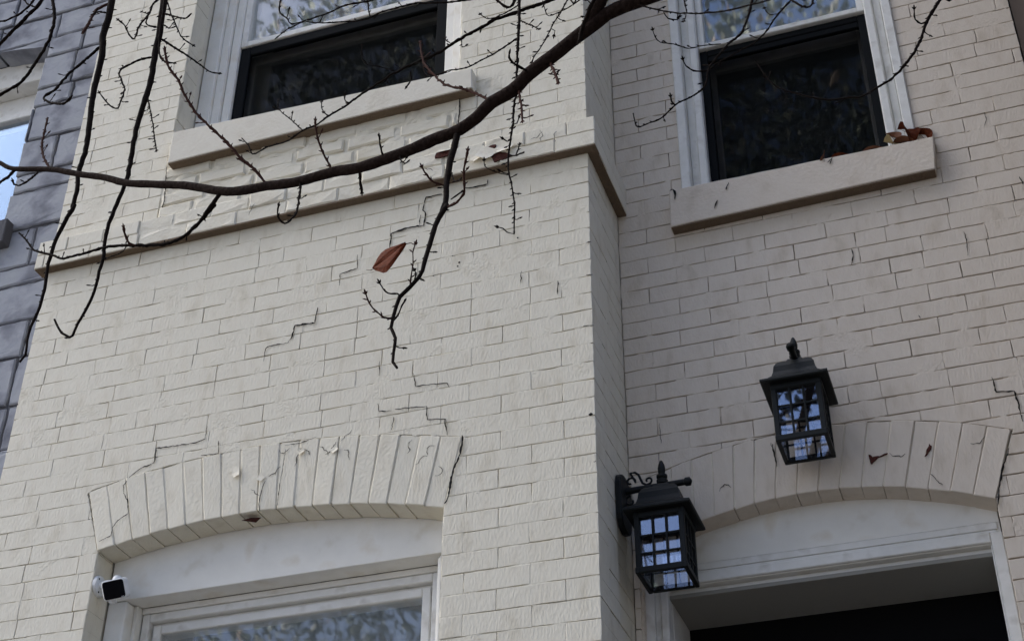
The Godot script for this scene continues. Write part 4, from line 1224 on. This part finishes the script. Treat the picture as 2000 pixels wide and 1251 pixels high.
	tw("branch", [0.720,5.030,1.000,.757,5.100,.994,.786,5.577,1.320,.740,5.914,1.659], 0.0044, 0.0055, 1)
	tw("branch", [0.831,5.038,.950,.875,5.104,.943,.897,5.636,1.259,.830,6.036,1.591], 0.0033, 0.0041, 1)
	tw("branch", [1.245,4.796,1.050,1.277,4.869,1.044,1.288,5.730,1.143,1.236,6.445,1.255], 0.0050, 0.0062, 1)
	tw("branch", [-.416,5.124,1.300,-.384,5.197,1.291,-.383,5.976,1.327,-.445,6.609,1.382], 0.0035, 0.0043, 1)
	tw("branch", [-.067,5.096,1.200,.013,5.094,1.192,.054,5.801,1.324,-.064,6.509,1.473], 0.0038, 0.0047, 1)
	tw("branch", [0.864,4.273,1.690,.935,4.248,1.718,.878,5.014,1.740,.680,5.832,1.705], 0.0023, 0.0029, 1)
	# trunk beyond the frame
	var st := begin()
	var path := spline([Vector3(3.45, -0.05, 3.6), Vector3(3.42, 0.8, 3.55), Vector3(3.35, 2.4, 3.45), Vector3(3.25, 4.0, 3.35), Vector3(3.3, 5.6, 3.5), Vector3(3.1, 7.4, 3.8), Vector3(3.3, 9.0, 4.2)], 0.15)
	var rad: Array = []
	for i in path.size():
		rad.append(lerpf(0.19, 0.05, float(i) / path.size()) + (0.06 * exp(-i * 0.6)))
	tube(st, path, rad, 14)
	obj("trunk", st, M.bark, tree)
	# the one leaf still hanging in view
	st = begin()
	var L := [[-0.117, 3.826, 0.005], [-0.141, 3.833, -0.002], [-0.164, 3.838, -0.008], [-0.180, 3.836, -0.010], [-0.191, 3.828, -0.010], [-0.197, 3.813, -0.006], [-0.201, 3.793, -0.001], [-0.203, 3.772, 0.004], [-0.191, 3.757, 0.014], [-0.177, 3.745, 0.022], [-0.163, 3.733, 0.028], [-0.153, 3.732, 0.030], [-0.145, 3.744, 0.028], [-0.138, 3.760, 0.024], [-0.130, 3.782, 0.018], [-0.122, 3.806, 0.010]]
	var z0 := 1.611
	var mid: Array = []
	for i in 9:
		var a := i / 8.0
		mid.append(Vector3(lerpf(-0.117, -0.199, a), lerpf(3.826, 3.766, a) + 0.004 * sin(a * PI), z0 + 0.010 + 0.004 * sin(a * PI)))
	var upper: Array = L.slice(0, 8)
	var lower: Array = [L[0], L[15], L[14], L[13], L[12], L[11], L[10], L[9], L[8], L[7]]
	for edge in [upper, lower]:
		var m: int = edge.size()
		var prev: Array = []
		for i in m:
			var a := float(i) / (m - 1)
			var e := Vector3(edge[i][0], edge[i][1], z0 + edge[i][2])
			var c: Vector3 = mid[0].lerp(mid[8], a) if a < 1.0 else mid[8]
			var row: Array = []
			for k in 4:
				var b := k / 3.0
				row.append(c.lerp(e, b) + Vector3(0, 0, 0.006 * sin(b * PI)))
			if prev.size():
				for k in 3:
					for p in [prev[k], prev[k + 1], row[k + 1], prev[k], row[k + 1], row[k]]:
						st.add_vertex(p)
			prev = row
	tag(obj("leaf", st, M.leaf, tree), "single rust brown leaf hanging from a twig")
	st = begin()
	tube(st, [Vector3(-0.096, 3.821, z0), Vector3(-0.106, 3.828, z0 + 0.003), Vector3(-0.117, 3.826, z0 + 0.006), Vector3(-0.122, 3.823, z0 + 0.008)], [0.0011, 0.001, 0.0012, 0.0008], 6)
	tube(st, [Vector3(-0.203, 3.770, z0 + 0.005), Vector3(-0.209, 3.768, z0 + 0.006), Vector3(-0.218, 3.769, z0 + 0.008)], [0.0012, 0.0008, 0.0005], 6)
	obj("leaf_stalk", st, M.red_twig, tree)

func leaf_cloud(parent: Node3D, blobs: Array, count: int, seed_: int, size: float) -> void:
	var r := RandomNumberGenerator.new()
	r.seed = seed_
	var st := begin()
	for q in [Vector3(0, 0, -0.5), Vector3(0.28, 0.04, 0), Vector3(0, -0.05, 0.5), Vector3(0, 0, -0.5), Vector3(0, -0.05, 0.5), Vector3(-0.28, 0.04, 0)]:
		st.add_vertex(q)
	var mm := MultiMesh.new()
	mm.transform_format = MultiMesh.TRANSFORM_3D
	mm.use_colors = true
	mm.mesh = st.commit()
	mm.instance_count = count
	for i in count:
		var b: Array = blobs[r.randi() % blobs.size()]
		var d := Vector3(r.randfn(), r.randfn(), r.randfn())
		d = d.normalized() * pow(r.randf(), 0.5) * b[1]
		d.y *= 0.7
		var s := size * r.randf_range(0.7, 1.4)
		mm.set_instance_transform(i, Transform3D(Basis.from_euler(Vector3(r.randf() * TAU, r.randf() * TAU, r.randf() * TAU)).scaled(Vector3.ONE * s), b[0] + d))
		var w := r.randf()
		mm.set_instance_color(i, Color(0.035, 0.05, 0.025) if w < 0.6 else (Color(0.055, 0.055, 0.025) if w < 0.93 else Color(0.09, 0.05, 0.025)))
	var o := MultiMeshInstance3D.new()
	o.name = "crown"
	o.multimesh = mm
	o.material_override = M.crown
	parent.add_child(o, true)
	o.set_meta("kind", "stuff")

func street_tree(label: String, at: Vector3, size: float, seed_: int, blobs: Array, count: int) -> void:
	var t := thing("street_tree", label, "tree", at, 0.0, "street trees across from the house")
	var st := begin()
	var tops: Array = []
	var limbs := [
		[Vector3(0, -0.1, 0), Vector3(0.1, 2.5, -0.1), Vector3(0.3, 5.5, -0.2), Vector3(0.7, 8.5, -0.2), Vector3(1.2, 11.5, 0.2)],
		[Vector3(0.3, 5.4, -0.2), Vector3(-0.7, 7.4, -0.6), Vector3(-2.3, 9.6, -1.0), Vector3(-3.7, 11.6, -1.4)],
		[Vector3(0.55, 7.4, -0.2), Vector3(1.7, 9.2, -0.8), Vector3(3.1, 11.2, -1.4)],
		[Vector3(-0.7, 7.4, -0.6), Vector3(-2.5, 8.2, 0.0), Vector3(-4.3, 9.0, 0.4)],
		[Vector3(0.7, 8.5, -0.2), Vector3(-0.1, 10.4, -1.6), Vector3(-0.5, 12.2, -2.6)]]
	for i in limbs.size():
		var p := spline(limbs[i].map(func(q): return q * size), 0.25)
		var rad: Array = []
		var r0 := 0.2 if i == 0 else 0.1
		for k in p.size():
			rad.append(lerpf(r0, 0.03, float(k) / p.size()))
		st = begin()
		tube(st, p, rad, 10)
		obj("trunk" if i == 0 else "limb", st, M.bark, t)
		for k in range(p.size() / 2, p.size(), 2):
			tops.append(p[k])
	var r := RandomNumberGenerator.new()
	r.seed = seed_
	st = begin()
	for k in 90:
		var b: Vector3 = tops[r.randi() % tops.size()]
		var d := Vector3(r.randfn(), r.randf_range(-0.2, 1.2), r.randfn()).normalized()
		var e := Vector3(r.randfn(), r.randf_range(-0.2, 1.0), r.randfn()).normalized()
		var q := spline([b, b + d * 0.8, b + d * 1.4 + e * 0.5, b + d * 1.7 + e * 1.3], 0.3)
		var rad: Array = []
		for j in q.size():
			rad.append(lerpf(0.028, 0.004, float(j) / q.size()))
		tube(st, q, rad, 5)
	tag(obj("fine_branches", st, M.bark, t), "", "", "", "stuff")
	leaf_cloud(t, blobs, count, seed_, 0.13)

func evergreen() -> void:  # out of view, added to block light from the front right
	var t := thing("shade_evergreen", "unseen dense evergreen tree by the kerb, added to shade the recessed wall, mirrored in its upper sash", "tree", Vector3.ZERO)
	var st := begin()
	var p := spline([Vector3(5.0, -0.05, 5.2), Vector3(4.9, 2.0, 5.25), Vector3(4.7, 5.0, 5.3), Vector3(4.5, 8.5, 5.4)], 0.3)
	var rad: Array = []
	for k in p.size():
		rad.append(lerpf(0.17, 0.04, float(k) / p.size()))
	tube(st, p, rad, 10)
	obj("trunk", st, M.bark, t)
	leaf_cloud(t, EVERGREEN, 11000, 13, 0.17)

func ground() -> void:
	var st := begin()
	for q in [[-60, 60, -60, 6.0, 0.0, "pavement"], [-60, 60, 6.0, 60, -0.12, "street"]]:
		var m := PlaneMesh.new()
		m.size = Vector2(q[1] - q[0], q[3] - q[2])
		var o := put(q[5], m, M.pavement if q[5] == "pavement" else M.asphalt, self)
		o.position = Vector3((q[0] + q[1]) / 2.0, q[4], (q[2] + q[3]) / 2.0)
		tag(o, "", "", "", "structure")
	bar(st, Vector3(-60, -0.12, 5.88), Vector3(60, 0.004, 6.06), 0.01)
	tag(obj("kerb", st, M.pavement, self), "", "", "", "structure")

func _ready() -> void:
	rng.seed = 20
	twig_noise.seed = 4
	twig_noise.frequency = 1.0
	cam = Camera3D.new()
	cam.name = "camera"
	cam.position = Vector3(1.0865, 1.6, 4.2439)
	cam.rotation_degrees = Vector3(34.821, 19.488, 0.4575)
	cam.fov = 24.163
	cam.near = 0.05
	cam.far = 400.0
	cam.current = true
	add_child(cam)
	var sky := ProceduralSkyMaterial.new()
	sky.sky_top_color = SKY_TOP
	sky.sky_horizon_color = SKY_LOW
	sky.sky_curve = 0.35
	sky.sky_energy_multiplier = SKY_E
	sky.sun_angle_max = GLOW_R
	sky.sun_curve = GLOW
	sky.ground_bottom_color = Color(0.15, 0.14, 0.13)
	sky.ground_horizon_color = Color(0.22, 0.22, 0.23)
	var env := Environment.new()
	env.background_mode = Environment.BG_SKY
	env.sky = Sky.new()
	env.sky.sky_material = sky
	env.tonemap_mode = Environment.TONE_MAPPER_LINEAR
	env.tonemap_exposure = EXPOSURE
	env.sdfgi_enabled = true
	env.ssao_enabled = true
	env.ssil_enabled = true
	var we := WorldEnvironment.new()
	we.name = "world"
	we.environment = env
	add_child(we)
	var sun := DirectionalLight3D.new()
	sun.name = "sun"
	sun.light_energy = SUN_E
	sun.light_color = Color(1.0, 0.98, 0.955)
	sun.light_angular_distance = 0.5
	sun.shadow_enabled = true
	add_child(sun)
	sun.look_at_from_position(Vector3.ZERO, SUN_DIR)
	make_materials()
	ground()
	var house := thing("row_house", "cream painted brick row house with a bay, two upper windows and an arched doorway", "house")
	cracks = house
	bay_wall(house)
	recessed_wall(house)
	ledge(house)
	voussoirs(house, "window_arch", -1.224, 1.124, 2.758, -0.1931, 0.2655, -1.224, 1.124, 3.006, -0.2045, 0.2620, 19, D, 0.104)
	voussoirs(house, "door_arch", 0.576, 2.514, 1.338, -0.4276, 0.4276, 0.596, 2.415, 1.664, -0.3645, 0.3820, 17, 0.0, 0.09)
	bay_window(house)
	street_window(house)
	front_window(house)
	door(house)
	shell(house)
	crack([-0.618,5.030,-0.621,5.005,-0.610,4.990,-0.614,4.933,-0.677,4.937,-0.740,4.928,-0.743,4.864], 0.0074, 0.387)
	crack([-0.629,4.983,-0.632,4.938], 0.0046, 0.387)
	crack([-0.549,5.059,-0.611,5.061,-0.619,5.025], 0.0056, 0.387)
	crack([-0.374,5.079,-0.374,5.060,-0.419,5.058,-0.468,5.064], 0.0048, 0.387)
	crack([-0.869,4.862,-0.865,4.801,-0.931,4.792,-0.931,4.740], 0.0037, 0.387)
	crack([-1.009,4.664,-1.013,4.598,-1.092,4.603,-1.098,4.559,-1.113,4.532], 0.0066, 0.387)
	crack([-1.113,4.532,-1.183,4.536,-1.200,4.528,-1.201,4.475], 0.0040, 0.387)
	crack([-0.752,4.381,-0.751,4.323], 0.0038, 0.387)
	crack([-0.626,4.308,-0.614,4.252,-0.559,4.248,-0.501,4.243,-0.494,4.224], 0.0041, 0.387)
	crack([-0.684,4.178,-0.572,4.166,-0.567,4.114,-0.503,4.105,-0.500,4.064], 0.0037, 0.387)
	crack([-0.507,4.104,-0.495,4.043], 0.0050, 0.387)
	crack([-0.748,4.211,-0.742,4.179,-0.697,4.174], 0.0034, 0.387)
	crack([-0.686,4.147,-0.693,4.100], 0.0034, 0.387)
	crack([-1.392,4.247,-1.395,4.196,-1.430,4.188,-1.502,4.190,-1.583,4.194,-1.584,4.136,-1.637,4.123,-1.675,4.094,-1.693,4.068,-1.687,4.039], 0.0040, 0.387)
	crack([-1.685,4.037,-1.665,4.005,-1.652,3.950,-1.688,3.931,-1.705,3.906,-1.704,3.878,-1.747,3.861], 0.0040, 0.390)
	crack([-1.340,4.179,-1.333,4.127,-1.401,4.132], 0.0039, 0.387)
	crack([-0.443,4.032,-0.440,4.017,-0.448,3.965,-0.471,3.902,-0.484,3.812,-0.495,3.795], 0.0074, 0.389)
	crack([1.192,4.152,1.195,4.097,1.250,4.091,1.252,4.037,1.254,3.979], 0.0054, 0.000)
	crack([1.199,3.894,1.169,3.834,1.144,3.757,1.129,3.696], 0.0056, 0.002)
	crack([-1.749,5.522,-1.731,5.345,-1.738,5.218,-1.769,5.201,-1.782,5.166], 0.0051, 0.391)
	crack([-0.493,5.522,-0.489,5.450,-0.495,5.375], 0.0051, 0.391)
	crack([-0.966,4.124,-1.029,4.110,-1.081,4.113], 0.0031, 0.387)
	crack([-1.074,4.096,-1.078,4.037,-1.085,3.873], 0.0028, 0.390)
	crack([-1.138,3.988,-1.148,3.959,-1.153,3.912,-1.145,3.876], 0.0035, 0.390)
	crack([0.215,5.140,0.228,5.142,0.235,5.120,0.231,5.092], 0.0065, 0.046)
	crack([0.435,5.120,0.426,5.101,0.422,5.087], 0.0049, 0.046)
	crack([0.387,5.049,0.378,5.032,0.373,5.014], 0.0056, 0.046)
	crack([0.792,5.116,0.810,5.133,0.799,5.104], 0.0045, 0.046)
	crack([0.825,4.752,0.827,4.723,0.817,4.688], 0.0039, 0.000)
	crack([1.200,4.732,1.201,4.697,1.196,4.633], 0.0031, 0.000)
	crack([1.006,4.434,1.010,4.421], 0.0031, 0.000)
	crack([1.413,4.917,1.418,4.881], 0.0044, 0.000)
	crack([1.351,5.231,1.350,5.195,1.341,5.169], 0.0034, 0.000)
	crack([0.113,4.189,0.115,4.149,0.117,4.113], 0.0027, 0.000)
	crack([0.485,4.039,0.486,3.997,0.491,3.955], 0.0050, 0.004)
	crack([0.479,4.046,0.483,4.016], 0.0025, 0.004)
	crack([0.004,4.704,-0.012,4.704], 0.0052, 0.387)
	crack([0.006,4.566,-0.016,4.569], 0.0058, 0.387)
	crack([0.004,4.361,-0.031,4.365], 0.0043, 0.387)
	crack([-0.008,4.028,-0.021,4.027], 0.0096, 0.387)
	crack([-0.001,3.859,-0.009,3.858], 0.0047, 0.387)
	crack([-0.114,4.569,-0.116,4.546,-0.118,4.513], 0.0045, 0.387)
	crack([-0.245,4.640,-0.246,4.591], 0.0042, 0.387)
	patch("bare_brick", M.red_brick, [0.781, 3.950, 0.792, 3.939, 0.812, 3.937, 0.838, 3.945, 0.837, 3.938, 0.806, 3.932, 0.797, 3.924, 0.785, 3.912, 0.780, 3.928], 0.0058, house)
	patch("bare_brick", M.red_brick, [0.968, 3.953, 0.976, 3.943, 0.970, 3.932, 0.958, 3.918, 0.949, 3.912, 0.955, 3.927], 0.0058, house)
	flake(-1.262, 4.062, D + 0.007, 0.035, 0.06, 0.35, 0.013, house)
	flake(-1.152, 4.010, D + 0.006, 0.03, 0.028, -0.5, 0.008, house)
	flake(-1.02, 4.085, D + 0.006, 0.03, 0.024, 0.4, 0.006, house)
	flake(-0.90, 4.070, D + 0.006, 0.03, 0.03, 0.6, 0.008, house)
	var st := begin()
	for q in [[-1.23, 3.868, 0.362], [-1.188, 3.866, 0.374], [-1.159, 3.870, 0.357], [-1.23, 3.868, 0.362], [-1.159, 3.870, 0.357], [-1.19, 3.868, 0.333]]:
		st.add_vertex(Vector3(q[0], q[1] + 0.003, q[2]))
	obj("bare_brick", st, M.red_brick, house)
	for q in [[-1.06, 4.10, D], [-1.02, 4.075, D], [-0.985, 4.06, D], [-0.95, 4.085, D], [-0.925, 4.05, D], [-0.875, 4.09, D], [-0.86, 4.055, D], [-0.63, 4.0, D], [-0.60, 3.95, D], [-0.56, 3.98, D], [-0.53, 3.90, D], [-1.13, 4.0, D], [-1.15, 3.93, D], [0.89, 3.93, 0.0], [0.955, 3.85, 0.0], [1.09, 3.93, 0.0], [0.30, 3.90, 0.0], [-0.1, 5.2, D + 0.038], [-0.16, 5.17, D + 0.038], [-0.2, 5.19, D + 0.038], [-0.62, 5.17, D + 0.038], [-1.3, 5.18, D + 0.038]]:
		var line: Array = [q[0], q[1]]
		var dir := rng.randf() * TAU
		for k in 4:
			dir += rng.randf_range(-1.1, 1.1)
			line.append(line[-2] + cos(dir) * 0.014)
			line.append(line[-2] + sin(dir) * 0.014)
		crack(line, 0.0026, q[2] + 0.0005)
	for q in [[-0.602, 4.764, 0.003], [-0.475, 4.735, 0.004], [-0.48, 4.72, 0.003], [-0.50, 4.77, 0.002], [-0.26, 4.79, 0.003], [-0.57, 4.70, 0.002]]:
		var hole := begin()
		tube(hole, [Vector3(q[0], q[1], D + 0.0005), Vector3(q[0], q[1], D + 0.0018)], [q[2], q[2] * 0.7], 8)
		obj("nail_hole", hole, M.crack, house)
	place_pieces("brick", 300, "more_bricks")
	place_pieces("arch_brick", 300, "more_arch_bricks")
	place_pieces("ledge_brick", 300, "more_ledge_bricks")
	stone_house()
	brown_bay()
	lantern("wall_lantern", "black square wall lantern on a scrolled arm, fixed to the side of the bay", Vector3(0.001, 3.765, 0.127), PI / 2)
	lantern("wall_lantern", "black square wall lantern hung above the door arch, its bracket hidden behind it", Vector3(0.6055, 4.131, 0.002), 0.0)
	security_camera()
	dry_leaf("largest rust red leaf, curled on top of the heap on the sill", Vector3(1.070, 5.190, 0.006), Vector3(1.15, 1.1, 0.35), 0.125, 0.085, 0.4, 0.8, 0.7, M.leaf)
	dry_leaf("orange leaf at the very end of the sill, right of the heap", Vector3(1.122, 5.172, 0.012), Vector3(1.0, 1.9, -0.3), 0.09, 0.06, 0.5, 0.9, 0.8, M.leaf)
	dry_leaf("pale yellowish leaf tucked under the rust red heap", Vector3(1.012, 5.162, 0.020), Vector3(0.9, 0.8, -0.3), 0.085, 0.055, 0.3, 0.6, 0.4, M.leaf_pale)
	dry_leaf("dark shrivelled brown leaf against the window casing", Vector3(1.018, 5.192, 0.0), Vector3(1.2, 1.9, 0.2), 0.085, 0.05, 0.6, 1.2, 1.0, M.leaf_brown)
	dry_leaf("dark brown leaf under the middle of the heap", Vector3(1.066, 5.150, 0.022), Vector3(0.3, 1.5, 0.1), 0.095, 0.045, 0.2, 0.6, 0.3, M.leaf_brown)
	dry_leaf("thin reddish leaf scrap between the heap and the hanging scrap", Vector3(0.955, 5.144, 0.03), Vector3(0.1, 1.5, 0.2), 0.085, 0.022, 0.15, 0.8, 0.5, M.leaf_brown)
	dry_leaf("small brown leaf scrap hanging over the middle of the sill edge", Vector3(0.782, 5.118, 0.052), Vector3(-1.2, 0.3, 0.2), 0.065, 0.022, 0.5, 1.0, 1.2, M.leaf_brown)
	dry_leaf("flat reddish leaf scrap beside the hanging scrap", Vector3(0.835, 5.146, 0.03), Vector3(0.2, 1.3, 0.1), 0.075, 0.022, 0.2, 0.7, 0.6, M.leaf)
	dry_leaf("small dark red leaf in the foot of the casing, far from the heap", Vector3(0.307, 5.160, -0.004), Vector3(1.2, 0.2, 0.3), 0.045, 0.03, 0.4, 0.5, 0.2, M.leaf_brown)
	near_tree()
	street_tree("tall street tree across the road, mirrored in the bay windows and the lanterns", Vector3(-1.9, 0, 10.2), 1.0, 9, TREE_A, 30000)
	street_tree("leafy street tree across the road, mirrored above the doorway side", Vector3(4.6, 0, 10.0), 0.95, 10, TREE_B, 24000)
	evergreen()
